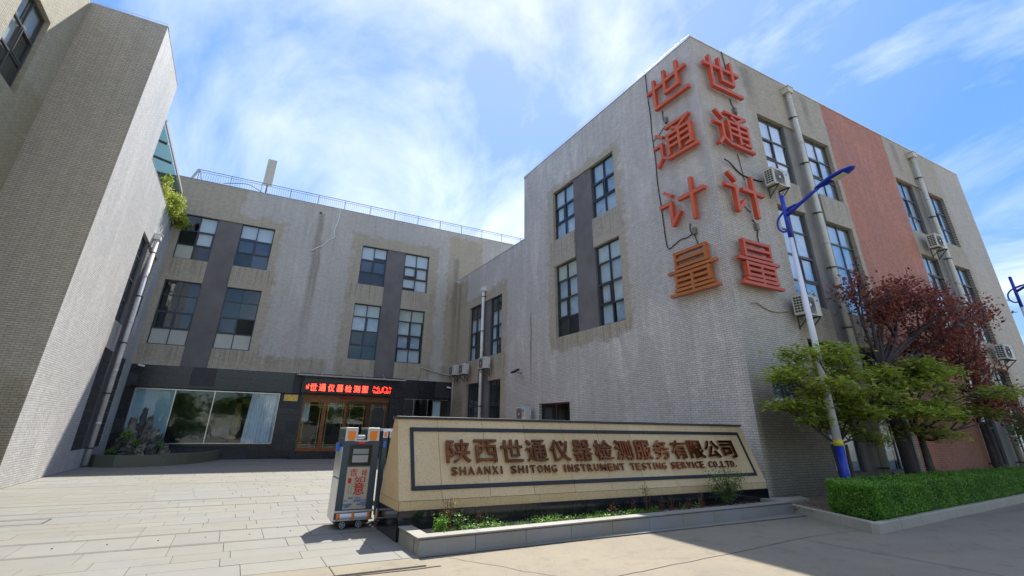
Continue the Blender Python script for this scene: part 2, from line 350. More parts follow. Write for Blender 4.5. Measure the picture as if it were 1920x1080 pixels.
def wall(face, parent, u0, u1, z0, z1, holes, mats, zone=None, name='wall', depth=.16, label=None):
    """tiled skin with real openings and reveals; holes = (u0,u1,z0,z1,depth)"""
    mb = MB()
    us = sorted({u0, u1, *[h[0] for h in holes], *[h[1] for h in holes], *([] if zone is None else [z for z in zone if u0 < z < u1])})
    zs = sorted({z0, z1, *[h[2] for h in holes], *[h[3] for h in holes]})
    for i in range(len(us)-1):
        for j in range(len(zs)-1):
            a, b, c, d = us[i], us[i+1], zs[j], zs[j+1]; mu, mz = (a+b)/2, (c+d)/2
            if any(h[0] < mu < h[1] and h[2] < mz < h[3] for h in holes): continue
            face.quad(mb, a, b, c, d, 0, 1 if zone is not None and zone[0] < mu < zone[1] else 0)
    for h in holes:
        a, b, c, d = h[:4]; dp = h[4] if len(h) > 4 else depth
        for (uu, eps) in ((a, -.01), (b, .01)):   # side reveals only where there is wall beside the opening
            for j in range(len(zs)-1):
                if zs[j] < c-1e-6 or zs[j+1] > d+1e-6: continue
                mz = (zs[j]+zs[j+1])/2
                if any(k[0] < uu+eps < k[1] and k[2] < mz < k[3] for k in holes): continue
                mb.face([face.p(*t) for t in [(uu,0,zs[j]),(uu,0,zs[j+1]),(uu,-dp,zs[j+1]),(uu,-dp,zs[j])]], 0)
        for q in ([(a,0,c),(a,-dp,c),(b,-dp,c),(b,0,c)], [(a,0,d),(b,0,d),(b,-dp,d),(a,-dp,d)]):
            mb.face([face.p(*t) for t in q], 0)
    o = mb.build(name, mats, parent)
    if label: o['label'] = label
    return o
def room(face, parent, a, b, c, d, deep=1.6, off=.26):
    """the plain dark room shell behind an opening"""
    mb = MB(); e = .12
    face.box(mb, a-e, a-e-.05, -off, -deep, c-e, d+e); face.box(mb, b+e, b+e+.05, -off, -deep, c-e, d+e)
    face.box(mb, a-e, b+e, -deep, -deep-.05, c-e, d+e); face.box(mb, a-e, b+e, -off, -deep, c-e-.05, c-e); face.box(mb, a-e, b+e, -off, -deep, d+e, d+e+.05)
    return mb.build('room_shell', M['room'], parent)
PC = {}
def cached_box(key, face, w, dp, h, m, name):
    k = (key, face.axis, round(w, 3), round(dp, 3), round(h, 3), m.name)
    if k not in PC:
        mb = MB()
        if face.axis == 'x': mb.box((-w/2, -dp/2, 0), (w/2, dp/2, h))
        else: mb.box((-dp/2, -w/2, 0), (dp/2, w/2, h))
        PC[k] = mb.mesh(name, m)
    return PC[k]
def put(name, face, parent, u0, u1, o0, o1, z0, z1, m):
    me = cached_box(name, face, u1-u0, abs(o1-o0), z1-z0, m, name)
    p = face.p((u0+u1)/2, (o0+o1)/2, z0)
    return link(name, me, parent, p)
def window(face, parent, u0, u1, z0, z1, rows, styles, fm=None, gl=None, rec=.14, flip=False):
    """rows: relative heights from the top; styles: one string per row, a letter per pane in left-to-right order as seen
    d dark glass  w blind  c curtain  k cream blind  p spandrel  o open  x film"""
    fm = fm or M['frame']; gl = gl or M['glass']
    mb = MB(); t = .055; o0, o1 = -rec, -rec-.07
    face.box(mb, u0+.002, u0+t, o0, o1, z0+.002, z1-.002); face.box(mb, u1-t, u1-.002, o0, o1, z0+.002, z1-.002)
    face.box(mb, u0+t, u1-t, o0, o1, z1-t, z1-.002); face.box(mb, u0+t, u1-t, o0, o1, z0+.002, z0+t)
    iz0, iz1 = z0+t, z1-t; H = iz1-iz0; tot = sum(rows); zc = iz1; cells = []
    ncol = len(styles[0]); um = [u0+t+(u1-u0-2*t)*i/ncol for i in range(ncol+1)]
    for r, hh in enumerate(rows):
        zb = zc-H*hh/tot
        cells.append((zb, zc))
        if r < len(rows)-1: face.box(mb, u0+t, u1-t, o0+.004, o1, zb-.03, zb+.03)
        zc = zb
    for i in range(1, ncol): face.box(mb, um[i]-.024, um[i]+.024, o0+.002, o1, iz0, iz1)
    sash = []
    for r, (zb, zt) in enumerate(cells):
        for c in range(ncol):
            s = styles[r][c if not flip else ncol-1-c]
            a = um[c]+(.026 if c else 0); b = um[c+1]-(.026 if c < ncol-1 else 0)
            lo = zb+(.03 if r < len(cells)-1 else 0); hi = zt-(.03 if r else 0)
            if s.isupper():   # opening sash: an extra frame set proud
                k = .045
                face.box(mb, a, a+k, o0+.03, o1+.01, lo, hi); face.box(mb, b-k, b, o0+.03, o1+.01, lo, hi)
                face.box(mb, a+k, b-k, o0+.03, o1+.01, lo, lo+k); face.box(mb, a+k, b-k, o0+.03, o1+.01, hi-k, hi)
                a += k; b -= k; lo += k; hi -= k; s = s.lower()
            sash.append((a, b, lo, hi, s))
    w = mb.build('window', fm, parent)
    for (a, b, lo, hi, s) in sash:
        if s == 'o': continue
        if s in 'px':
            put('panel', face, w, a, b, -rec-.03, -rec-.045, lo, hi, M['panel'] if s == 'p' else M['darkpanel']); 
            if s == 'p': continue
        put('pane', face, w, a, b, -rec-.022, -rec-.028, lo, hi, gl)
        mm = {'w': M['blind'], 'c': M['curtain'], 'k': M['cream']}.get(s)
        if mm:
            if s == 'c': put('curtain', face, w, a+random.choice((-.02, .0, .05, .12)), b+random.choice((.02, .0, -.06)), -rec-.105, -rec-.115, lo-.03, hi+.03, random.choice((M['curtain'], M['curtain2'], M['curtain3'])))
            else: put('blind', face, w, a-.02, b+.02, -rec-.09, -rec-.098, lo-.03+(round(random.choice((0, 0, 0, .12, .3))*(hi-lo), 2) if s == 'w' else 0), hi+.02, mm)
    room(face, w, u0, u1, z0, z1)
    return w
def pilaster(face, parent, u0, u1, z0, z1, m, o=-.06):
    mb = MB(); face.box(mb, u0-.001, u1+.001, o, o-.38, z0, z1); return mb.build('pilaster', m, parent)

# ================================================================== REAR BUILDING (behind the yard)
rear = empty('office_building', (4, 30.5, 0), 'three storey grey tiled block at the back of the yard, black granite ground floor', 'building')
LT, LB = 12.74, 10.12; MT, MBt = 8.85, 5.43
wA = [(-4.74, -3.03), (-1.8, -.02), (5.28, 6.97), (8.19, 9.91)]
hol = [(a, b, LB, LT, .2) for a, b in wA] + [(a, b, MBt, MT, .2) for a, b in wA]
for a, b in ((-3.03, -1.8), (6.97, 8.19)): hol.append((a, b, 4.40, LT, .06))
wall(FA, rear, -5.6, 18.0, 4.40, 14.95, hol, [M['tileA']])
for a, b in ((-3.03, -1.8), (6.97, 8.19)): pilaster(FA, rear, a, b, 4.40, LT, M['pil'])
R3 = [1, 1, .9]; R4 = [.8, .95, .95, .85]
window(FA, rear, *wA[0], LB, LT, R3, ['dw', 'oW', 'pd'])
window(FA, rear, *wA[1], LB, LT, R3, ['ww', 'XX', 'dx'])
window(FA, rear, *wA[2], LB, LT, R3, ['ww', 'XX', 'dd'])
window(FA, rear, *wA[3], LB, LT, R3, ['ww', 'WW', 'ww'])
window(FA, rear, *wA[0], MBt, MT, R4, ['dd', 'dd', 'DD', 'pp'])
window(FA, rear, *wA[1], MBt, MT, R4, ['dd', 'dd', 'Do', 'pp'])
window(FA, rear, *wA[2], MBt, MT, R4, ['kk', 'cc', 'Dd', 'dd'])
window(FA, rear, *wA[3], MBt, MT, R4, ['kk', 'cc', 'CC', 'cc'])
# ground floor granite cladding: openings for shop window, door, right window
DX0, DX1 = 3.10, 8.30
cl_holes = [(-4.62, 2.0, .72, 3.28), (DX0, DX1, .30, 3.95), (9.05, 12.0, .9, 3.30)]
gmeshes = {}
def granite_cells():
    us = [-5.4, -4.62, -3.5, -2.4, -1.3, -.2, .9, 2.0, 2.55, DX0, 4.4, 5.7, 7.0, DX1, 9.05, 10.0, 11.0, 12.0, 12.1]
    zs = [0, .3, .72, 1.2, 1.85, 2.55, 3.28, 3.3, 3.95, 4.40]
    for i in range(len(us)-1):
        for j in range(len(zs)-1):
            a, b, c, d = us[i], us[i+1], zs[j], zs[j+1]
            if any(h[0]-.01 < (a+b)/2 < h[1]+.01 and h[2] < (c+d)/2 < h[3] for h in cl_holes): continue
            if d-c < .03: continue
            yield a, b, c, d
bk = MB(); 
for (a, b, c, d) in granite_cells(): FA.box(bk, a, b, .0, -.05, c, d)
bk.build('granite_backing', M['graniteM'], rear)
for (a, b, c, d) in granite_cells():
    put('granite_panel', FA, rear, a+.004, b-.004, .004, .026+random.random()*.003, c+.004, (d-.004), M['granite'] if random.random() < .6 else M['graniteM'])
sm = MB()  # stone surround ledge of the shop window
FA.box(sm, -4.85, 2.22, .03, .16, 3.33, 3.42); FA.box(sm, -4.82, 2.18, .03, .11, 3.42, 3.47)
FA.box(sm, -4.80, 2.14, .03, .12, .60, .68)
sm.build('window_ledge', M['granite'], rear)
sm = MB(); FA.box(sm, 8.85, 12.06, .03, .16, 3.33, 3.42); sm.build('window_ledge', M['granite'], rear)
# shop window
def showwin(u0, u1, z0, z1, cuts, name='shop_window'):
    mb = MB(); t = .04
    FA.box(mb, u0, u0+t, -.1, -.16, z0, z1); FA.box(mb, u1-t, u1, -.1, -.16, z0, z1)
    FA.box(mb, u0+t, u1-t, -.1, -.16, z1-t, z1); FA.box(mb, u0+t, u1-t, -.1, -.16, z0, z0+t)
    for c in cuts: FA.box(mb, c-.02, c+.02, -.098, -.16, z0+t, z1-t)
    w = mb.build(name, M['steel'], rear)
    ed = [u0+t]+list(cuts)+[u1-t]
    for i in range(len(ed)-1): put('pane', FA, w, ed[i]+.021, ed[i+1]-.021, -.125, -.133, z0+t, z1-t, M['shopglass'])
    mb = MB(); e = .02
    for q in ((u0-.3, u0-.25), (u1+.25, u1+.3)): FA.box(mb, q[0], q[1], -.17, -5, 0.05, 3.9)
    FA.box(mb, u0-.3, u1+.3, -5, -5.05, .05, 3.9); FA.box(mb, u0-.3, u1+.3, -.17, -5, 0, .05); FA.box(mb, u0-.3, u1+.3, -.17, -5, 3.9, 3.95)
    mb.build('room_shell', M['room'], w)
    return w
sw = showwin(-4.62, 2.0, .72, 3.28, [-2.9, -1.15])
def wavy(u0, u1, z0, z1, o, amp, waves, m, parent, name='curtain', face=FA, lean=0.):
    mb = MB(); n = waves*8; pr = None
    for i in range(n+1):
        t = i/n; u = u0+(u1-u0)*t; oo = o+amp*math.sin(t*waves*2*math.pi)+amp*.4*math.sin(t*waves*4.7+1)
        a = face.p(u+lean*(1-t), oo, z0); b = face.p(u, oo, z1)
        if pr: mb.face([pr[0], a, b, pr[1]])
        pr = (a, b)
    return mb.build(name, m, parent, smooth=True)
M['sheer'] = mat('white sheer curtain', (.90, .92, .95), .8, noise=(2, .06))
M['frost'] = mat('pale blue frosted film', (.50, .66, .70), .35, noise=(.5, .2, 3))
M['interior'] = mat('warm timber panel', (.42, .22, .06), .6, noise=(4, .3))
M['furn'] = mat('dark furniture', (.07, .055, .045), .5, noise=(5, .3))
wavy(.62, 1.96, .76, 3.26, -.24, .05, 9, M['sheer'], sw, lean=-.12)
put('film', FA, sw, -4.58, -2.92, -.15, -.155, .76, 3.24, M['frost'])
mbi = MB(); FA.box(mbi, -.05, .25, -2.0, -2.1, .1, 3.0); FA.box(mbi, -.05, 1.5, -2.0, -2.1, 2.75, 3.0); mbi.build('timber_frame', M['interior'], sw)
mbi = MB(); FA.box(mbi, -2.4, -.3, -1.2, -1.9, .1, .95); FA.box(mbi, -2.2, -1.5, -1.95, -2.1, .1, 1.35); FA.box(mbi, -1.0, -.5, -1.0, -1.1, .95, 1.4); mbi.build('furniture', M['furn'], sw)
sw2 = showwin(9.05, 12.0, .9, 3.30, [9.7, 10.6], 'shop_window')
wavy(11.0, 11.5, .95, 3.2, -.24, .05, 4, M['sheer'], sw2)
# entrance: granite surround, bronze doors, lobby
en = MB()
FA.box(en, DX0, DX0+.12, .04, -.5, .3, 3.95); FA.box(en, DX1-.12, DX1, .04, -.5, .3, 3.95); FA.box(en, DX0+.12, DX1-.12, .04, -.5, 3.30, 3.95)
en.build('door_surround', M['granite'], rear)
dr = MB(); a0, a1 = DX0+.12, DX1-.12; o0, o1 = -.22, -.30
FA.box(dr, a0, a1, o0, o1, 3.02, 3.30)
door = dr.build('entrance_door', M['bronze'], rear)
lw = (a1-a0)/4
for k in range(4):
    b0 = a0+lw*k; b1 = b0+lw; mb = MB(); t = .10
    if k in (0, 1, 2, 3):
        FA.box(mb, b0+.004, b0+t, o0+.01, o1, .34, 3.02); FA.box(mb, b1-t, b1-.004, o0+.01, o1, .34, 3.02)
        FA.box(mb, b0+t, b1-t, o0+.01, o1, 2.90, 3.02); FA.box(mb, b0+t, b1-t, o0+.01, o1, .34, .52)
    lf = mb.build('door_leaf', M['bronze'] if k < 2 else M['bronzedark'], door)
    mb = MB(); g0, g1 = b0+t, b1-t; s = .018
    for (x0, x1, y0, y1) in ((g0+.1, g0+.1+s, .52, 2.9), (g1-.1-s, g1-.1, .52, 2.9), (g0, g1, 2.74, 2.74+s), (g0, g1, .66, .66+s),
                             (g0, g0+.22, 2.62, 2.62+s), (g1-.22, g1, 2.62, 2.62+s), (g0+.2, g0+.2+s, 2.62, 2.9), (g1-.2-s, g1-.2, 2.62, 2.9),
                             (g0, g0+.22, .78, .78+s), (g1-.22, g1, .78, .78+s)):
        FA.box(mb, x0, x1, o0-.02+random.random()*.002, o0-.045, y0, y1)
    mb.build('lattice', M['gold'], door)
    put('pane', FA, door, g0, g1, o0-.05, o0-.056, .52, 2.9, M['shopglass'])
mb = MB(); FA.box(mb, DX0+.05, DX0+.1, -.5, -7, .3, 3.9); FA.box(mb, DX1-.1, DX1-.05, -.5, -7, .3, 3.9); FA.box(mb, DX0, DX1, -7, -7.05, .3, 3.9)
FA.box(mb, DX0, DX1, -.02, -7, .25, .30); FA.box(mb, DX0, DX1, -.5, -7, 3.9, 3.95); mb.build('lobby_shell', M['room'], rear)
wavy(3.25, 3.7, 1.9, 3.0, -.5, .03, 4, M['sheer'], door, lean=-.1)
mb = MB(); FA.box(mb, 4.3, 6.0, -3.0, -3.5, .3, 1.1); FA.box(mb, 5.7, 6.6, -4.5, -5, .3, 1.6); mb.build('reception_desk', M['furn'], rear)
st = MB(); FA.box(st, 2.85, 8.6, .02, .75, 0, .15); FA.box(st, 2.95, 8.5, .02, .40, .15, .30); st.build('entrance_step', M['granite'], rear)
# shell of the block (roof, parapet, sides)
mb = MB(); mb.box((-22, 30.52, 0), (18.2, 44, .02)); mb.box((-22, 30.56, 14.3), (18.2, 44, 14.4))
mb.box((-22, 43.9, 0), (18.2, 44.1, 14.9)); mb.box((18.0, 30.5, 0), (18.2, 44, 14.9)); mb.box((-22.2, 30.5, 0), (-22, 44, 14.9)); mb.box((-22, 30.52, 4.4), (-5.6, 30.7, 14.95))
mb.build('roof', M['roof'], rear)
mb = MB(); FA.box(mb, -5.6, 18.2, -.002, -.28, 14.4, 14.95); mb.build('parapet', M['tileA'], rear)
mb = MB(); FA.box(mb, -5.6, 18.2, .02, -.30, 14.952, 14.985); mb.build('coping', M['coping'], rear)

# ================================================================== RIGHT BUILDING (court side B and street side C)
right = empty('tiled_building', (12.1, 8.75, 0), 'tall grey tiled corner block with a red tile band on its street front', 'building')
wB = [(13.43, 15.06), (16.4, 18.08)]; wB2 = [(23.5, 25.05), (26.4, 28.0)]
BT, BB = 12.78, 10.16
hol = [(a, b, BB, BT, .2) for a, b in wB]+[(a, b, 5.47, 8.85, .2) for a, b in wB]
hol += [(a, b, 5.47, 8.80, .2) for a, b in wB2]+[(a, b, .6, 4.12, .2) for a, b in wB2]
hol += [(15.06, 16.4, 5.47, BT, .06), (25.05, 26.4, .6, 8.80, .06), (17.2, 19.6, 1.2, 2.72, .2)]
hol += [(20.95, 30.5, 11.25, 15.12, .0)]
wall(FB, right, 8.75, 30.5, 0, 15.12, hol, [M['tileB']])
pilaster(FB, right, 15.06, 16.4, 5.47, BT, M['pil']); pilaster(FB, right, 25.05, 26.4, .6, 8.8, M['pil'])
# (court side, u grows away from the camera: flip so styles read left to right in the photo)
window(FB, right, *wB[1], BB, BT, R3, ['cc', 'CC', 'cc'], flip=True)
window(FB, right, *wB[0], BB, BT, R3, ['cc', 'CC', 'cc'], flip=True)
window(FB, right, *wB[1], 5.47, 8.85, R4, ['kk', 'cc', 'Cc', 'dd'], flip=True)
window(FB, right, *wB[0], 5.47, 8.85, R4, ['kk', 'cc', 'Cc', 'cc'], flip=True)
window(FB, right, *wB2[1], 5.47, 8.80, R4, ['dd', 'cc', 'CD', 'cd'], flip=True)
window(FB, right, *wB2[0], 5.47, 8.80, R4, ['dd', 'cc', 'CC', 'cd'], flip=True)
window(FB, right, *wB2[1], .6, 4.12, [1.15, .12, 1.1, .12, 1], ['dd', 'dd', 'dd', 'dd', 'dd'], flip=True)
window(FB, right, *wB2[0], .6, 4.12, [1.15, .12, 1.1, .12, 1], ['dd', 'dd', 'dd', 'dd', 'dd'], flip=True)
window(FB, right, 17.2, 19.6, 1.2, 2.72, [1], ['dd'], flip=True)
wC = [(15.2, 16.88), (18.16, 19.82), (25.15, 26.8), (28.12, 29.8)]
hol = []
for a, b in wC: hol += [(a, b, 10.18, 12.86, .2), (a, b, 5.5, 9.04, .2), (a, b, .6, 4.38, .2)]
hol += [(16.88, 18.16, .3, 12.86, .06), (26.8, 28.12, .3, 12.86, .06), (13.05, 14.4, 2.42, 3.16, .2)]
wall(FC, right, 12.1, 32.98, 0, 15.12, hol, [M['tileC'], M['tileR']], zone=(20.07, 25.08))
pilaster(FC, right, 16.88, 18.16, .3, 12.86, M['pilC']); pilaster(FC, right, 26.8, 28.12, .3, 12.86, M['pilC'])
for i, (a, b) in enumerate(wC):
    window(FC, right, a, b, 10.18, 12.86, R3, ['cc', 'Cc', 'cc'], M['frameC'], M['glassC'])
    window(FC, right, a, b, 5.5, 9.04, R4, ['kk', 'cc', 'cC', 'dc'] if i < 2 else ['cc', 'cC', 'cc', 'dd'], M['frameC'], M['glassC'])
    window(FC, right, a, b, .6, 4.38, [1.0, 1.2, 1.2], ['dd', 'dd', 'cc'], M['frameC'], M['glass'])
window(FC, right, 13.05, 14.4, 2.42, 3.16, [1], ['xx'], M['frameC'], M['glass'])
mb = MB(); mb.box((12.12, 8.8, 0), (32.9, 30.4, .02)); mb.box((12.14, 8.8, 14.4), (32.9, 20.9, 14.5)); mb.box((12.14, 20.9, 10.6), (32.9, 30.45, 10.7))
mb.box((32.9, 8.76, 0), (32.97, 30.4, 15.1)); mb.box((12.14, 20.95, 10.7), (32.9, 21.05, 15.1)); mb.box((12.4, 30.3, 0), (32.9, 30.4, 10.7))
mb.build('roof', M['roof'], right)
mb = MB(); FB.box(mb, 9.05, 20.95, -.002, -.28, 14.5, 15.12); FC.box(mb, 12.102, 32.98, -.002, -.28, 14.5, 15.12); FB.box(mb, 20.95, 30.5, -.002, -.28, 10.7, 11.25)
mb.build('parapet', M['tileB'], right)
mb = MB(); FB.box(mb, 9.06, 20.98, .02, -.30, 15.122, 15.15); FC.box(mb, 12.08, 33.0, .02, -.30, 15.122, 15.151); FB.box(mb, 20.98, 30.46, .02, -.30, 11.252, 11.28)
FB.box(mb, 20.6, 20.98, .03, -.3, 15.0, 15.12)
mb.build('coping', M['coping'], right)
def roof_wire(pts, label, name='lightning_wire'):
    mb = MB(); 
    for i in range(len(pts)-1):
        a, b = Vector(pts[i]), Vector(pts[i+1]); mb.tube([a, b], .008, 5)
        n = max(1, int((b-a).length/1.1))
        for k in range(n+1):
            p = a+(b-a)*k/n; mb.tube([p, p-Vector((0,0,.14))], .006, 4)
    o = mb.build(name, M['steel']); return prop(o, label, 'lightning wire')
roof_wire([(12.12, 20.9, 15.29), (12.12, 8.8, 15.29), (32.9, 8.8, 15.29)], 'thin steel lightning wire on short pins along the parapet of the corner block')
roof_wire([(-7.3, 18.15, 15.58), (-5.1, 18.15, 15.58)], 'thin steel lightning wire along the top of the left tower')

# ================================================================== LEFT BUILDING
left = empty('tiled_building', (-5.05, 18.1, 0), 'grey tiled building on the left with sunlit side wall and stepped roofline', 'building')
hl = [(24.45, 26.05, 5.53, 9.4, .2), (27.3, 28.95, 5.53, 9.4, .2), (26.05, 27.3, .66, 9.4, .06), (24.4, 26.05, .66, 4.42, .06), (27.3, 29.0, .66, 4.42, .06), (21.9, 30.5, 11.72, 15.42, 0)]
wall(FL, left, 18.1, 30.5, 0, 15.42, hl, [M['tileL']])
pilaster(FL, left, 26.05, 27.3, .66, 9.4, M['pil'])
window(FL, left, 24.45, 26.05, 5.53, 9.4, R4, ['dd', 'dd', 'DD', 'dd'], gl=M['glass'])
window(FL, left, 27.3, 28.95, 5.53, 9.4, R4, ['dd', 'dd', 'DD', 'dd'], gl=M['glass'])
for (a, b) in ((24.4, 26.05), (27.3, 29.0)):
    bkk = MB(); FL.box(bkk, a, b, -.06, -.11, .66, 4.42); bkk.build('mortar_bed', M['coping'], left)
    for k in range(8):
        z0 = .66+3.76*k/8
        put('stone_panel', FL, left, a+.01, b-.01, -.058, -.03, z0+.012, z0+3.76/8-.012, M['slab'])
wall(FLF, left, -7.35, -5.05, 0, 15.42, [], [M['tileLF']])
hl = [(14.85, 16.52, 10.3, 13.0, .2)]
wall(FLL, left, 4.0, 18.1, 0, 15.42, hl, [M['tileLL']])
window(FLL, left, 14.85, 16.52, 10.3, 13.0, R3, ['cc', 'cD', 'dd'], M['frameC'], M['glass'])
mb = MB(); mb.box((-21, 4.05, 0), (-7.4, 18.1, .02)); mb.box((-21, 4.0, 14.7), (-7.5, 18.2, 14.8)); mb.box((-21, 18.12, 14.7), (-5.12, 21.9, 14.8)); mb.box((-21, 21.92, 11.0), (-5.12, 30.4, 11.1))
mb.box((-21, 21.8, 11.1), (-5.08, 21.9, 15.3)); mb.box((-21.1, 4, 0), (-21, 30.4, 15)); mb.box((-21, 3.95, 0), (-7.4, 4.0, 15.3))
mb.build('roof', M['roof'], left)
mb = MB(); FL.box(mb, 18.12, 21.9, -.002, -.25, 14.8, 15.42); FL.box(mb, 21.9, 30.5, -.002, -.25, 11.1, 11.72); FLF.box(mb, -7.3, -5.3, -.002, -.25, 14.8, 15.42); FLL.box(mb, 4, 18.0, -.002, -.25, 14.8, 15.42)
mb.build('parapet', M['tileL'], left)
mb = MB(); FL.box(mb, 18.12, 21.92, .01, -.27, 15.422, 15.45); FLF.box(mb, -7.3, -5.04, .01, -.27, 15.422, 15.452)
FL.box(mb, 21.92, 30.46, .01, -.27, 11.722, 11.745)
mb.build('coping', M['coping'], left)
# glass lean-to on the left roof terrace
gc = empty('glass_canopy', (-7, 26, 11.72), 'green glass canopy in a steel frame above the left roof terrace', 'canopy')
ys = [22.1, 24.1, 26.1, 28.0, 29.75]
P0 = lambda y: Vector((-5.08, y, 13.62)); P1 = lambda y: Vector((-9.2, y, 14.6))
M['canopyfascia'] = mat('pale pink grey canopy edge', (.50, .46, .44), .5); M['canopysteel'] = mat('brown grey canopy steel', (.14, .12, .11), .5)
mb = MB(); mb.obox((P0(ys[0])+P0(ys[-1]))/2+Vector((.03,0,0)), (.03,0,0), (0,(ys[-1]-ys[0])/2+.05,0), (0,0,.08)); mb.build('fascia', M['canopyfascia'], gc)
for i, y in enumerate(ys):
    mb = MB(); a, b = P0(y), P1(y); mb.obox((a+b)/2-Vector((.06,0,.03)), (b-a)/2*.97, (0, .04, 0), (b-a).cross(Vector((0,1,0))).normalized()*.05); mb.build('rafter', M['canopysteel'], gc)
    if i < 4:
        mb = MB(); y2 = ys[i+1]; mb.face([P0(y)+Vector((-.06,.05,0)), P0(y2)+Vector((-.06,-.05,0)), P1(y2)+Vector((0,-.05,0)), P1(y)+Vector((0,.05,0))]); mb.build('glass_panel', M['glassG'], gc)
mb = MB(); 
for y in (22.2, 29.7): mb.box((-5.30, y-.04, 11.72), (-5.22, y+.04, 13.6))
mb.box((-9.3, 22, 11.1), (-9.2, 30.2, 14.6)); mb.build('post', M['canopysteel'], gc)

# ================================================================== GROUND
def ground_mat(name, base, alt, sc=.8, stain=.4, joints=None):
    m = bpy.data.materials.new(name); m.use_nodes = True; nt = m.node_tree; b = nt.nodes['Principled BSDF']; g = NG(nt)
    geo = g.N.new('ShaderNodeNewGeometry'); P = geo.outputs['Position']
    c = g.mix(g.rng(g.noise(P, sc, 8, .65, .3), .35, .65), base, alt)
    c = g.mix(g.rng(g.noise(P, sc*3.7, 9, .75), .52, .72, 0, stain), c, tuple(k*.62 for k in base))
    c = g.mix(g.rng(g.noise(P, 55, 3, .6), .35, .7, 0, .22), c, tuple(k*.55 for k in base))
    g.L.new(c, b.inputs['Base Color']); b.inputs['Roughness'].default_value = .85
    bp = g.N.new('ShaderNodeBump'); bp.inputs['Strength'].default_value = .35; bp.inputs['Distance'].default_value = .01
    g.L.new(g.noise(P, 40, 6, .7), bp.inputs['Height']); g.L.new(bp.outputs[0], b.inputs['Normal'])
    return m
M['ground'] = ground_mat('far dusty ground', (.36, .33, .28), (.40, .37, .31), .2)
M['road'] = ground_mat('worn concrete road', (.212, .182, .134), (.258, .216, .15), .7, .75)
M['bed'] = ground_mat('bare garden soil', (.20, .15, .10), (.26, .20, .14), 2, .5)
M['joint'] = mat('dark joint', (.07, .065, .06), .9)
M['pavebase'] = mat('paving bed mortar', (.19, .18, .155), .9)
mb = MB(); mb.face([(-500, -500, -.06), (500, -500, -.06), (500, 500, -.06), (-500, 500, -.06)]); prop(mb.build('ground', M['ground'], local=True), kind='structure')
mb = MB(); mb.face([(-60, -14, -.02), (90, -14, -.02), (90, 8.7, -.02), (-60, 8.7, -.02)]); road = prop(mb.build('road', M['road'], local=True), kind='structure')
# cracks and cast joints in the concrete, sunk as thin dark strips 4 mm above the slab
def strip_path(mb, pts, w, z):
    for i in range(len(pts)-1):
        a, b = Vector(pts[i]), Vector(pts[i+1]); d = (b-a).normalized(); n = Vector((-d.y, d.x))*w/2
        mb.face([(a.x-n.x, a.y-n.y, z), (b.x-n.x, b.y-n.y, z), (b.x+n.x, b.y+n.y, z), (a.x+n.x, a.y+n.y, z)])
def wob(a, b, n, amp):
    a, b = Vector(a), Vector(b); d = (b-a); nn = Vector((-d.y, d.x)).normalized(); o = 0; r = []
    for i in range(n+1):
        o = o*.7+random.uniform(-amp, amp); r.append(tuple(a+d*i/n+nn*(o if 0 < i < n else 0)))
    return r
mb = MB(); strip_path(mb, wob((1.0, 5.2), (9.3, 6.05), 60, .012), .014, -.016); strip_path(mb, wob((9.3, 6.05), (30, 7.0-1.5), 40, .01), .01, -.016)
strip_path(mb, wob((8.9, 6.0), (9.8, -3), 40, .015), .012, -.0155); strip_path(mb, wob((3.0, 7.3), (4.1, 5.5), 14, .03), .010, -.0155)
mb.build('road_crack', M['joint'], road)
# courtyard paving
cy = empty('courtyard_paving', (0, 18, 0), kind='structure')
mb = MB(); mb.face([(-30, 7.42, -.012), (12.1, 7.42, -.012), (12.1, 30.5, -.012), (-30, 30.5, -.012)]); mb.build('paving_bed', M['pavebase'], cy)
def stone_mat(name, base, warm=0):
    m = bpy.data.materials.new(name); m.use_nodes = True; nt = m.node_tree; b = nt.nodes['Principled BSDF']; g = NG(nt)
    geo = g.N.new('ShaderNodeNewGeometry'); P = geo.outputs['Position']
    oi = g.N.new('ShaderNodeObjectInfo')
    c = g.mix(g.rng(g.noise(P, .35, 5, .6, .3), .38, .62), base, (base[0]*1.04, base[1]*.99, base[2]*.86))
    c = g.mix(g.rng(g.noise(P, 2.2, 9, .72), .48, .75, 0, .5), c, tuple(k*.72 for k in base))
    c = g.mix(g.rng(g.noise(P, 90, 3, .6), .35, .7, 0, .3), c, tuple(k*.6 for k in base))
    v = g.rng(oi.outputs['Random'], 0, 1, .93, 1.03); cc_ = g.N.new('ShaderNodeCombineColor')
    for i in range(3): g.L.new(v, cc_.inputs[i])
    c = g.mix(1., c, cc_.outputs[0], 'MULTIPLY')
    g.L.new(c, b.inputs['Base Color']); b.inputs['Roughness'].default_value = .75
    bp = g.N.new('ShaderNodeBump'); bp.inputs['Strength'].default_value = .3; bp.inputs['Distance'].default_value = .006
    g.L.new(g.noise(P, 30, 6, .7), bp.inputs['Height']); g.L.new(bp.outputs[0], b.inputs['Normal'])
    return m
M['pave'] = stone_mat('pale grey granite paving', (.205, .202, .184)); M['pave2'] = stone_mat('greyer granite paving', (.20, .198, .184)); M['paved'] = stone_mat('dark granite band', (.135, .13, .122))
bands = [9.46, 10.42, 13.55, 14.75, 18.6, 22.9, 26.4]; rows = []; y = 7.42
while y < 30.4:
    nb = [b for b in bands if y-.01 < b-.05 < y+.62]
    if nb and nb[0]-.05-y > .12: rows.append((y, nb[0]-.05, 0)); y = nb[0]-.05; continue
    if nb: rows.append((nb[0]-.05, nb[0]+.05, 1)); y = nb[0]+.05; continue
    if abs(y-9.51) < .02: rows.append((y, 10.37, 0)); y = 10.37; continue
    h = random.choice((.42, .42, .55)); rows.append((y, min(y+h, 30.45), 0)); y += h
cells = []
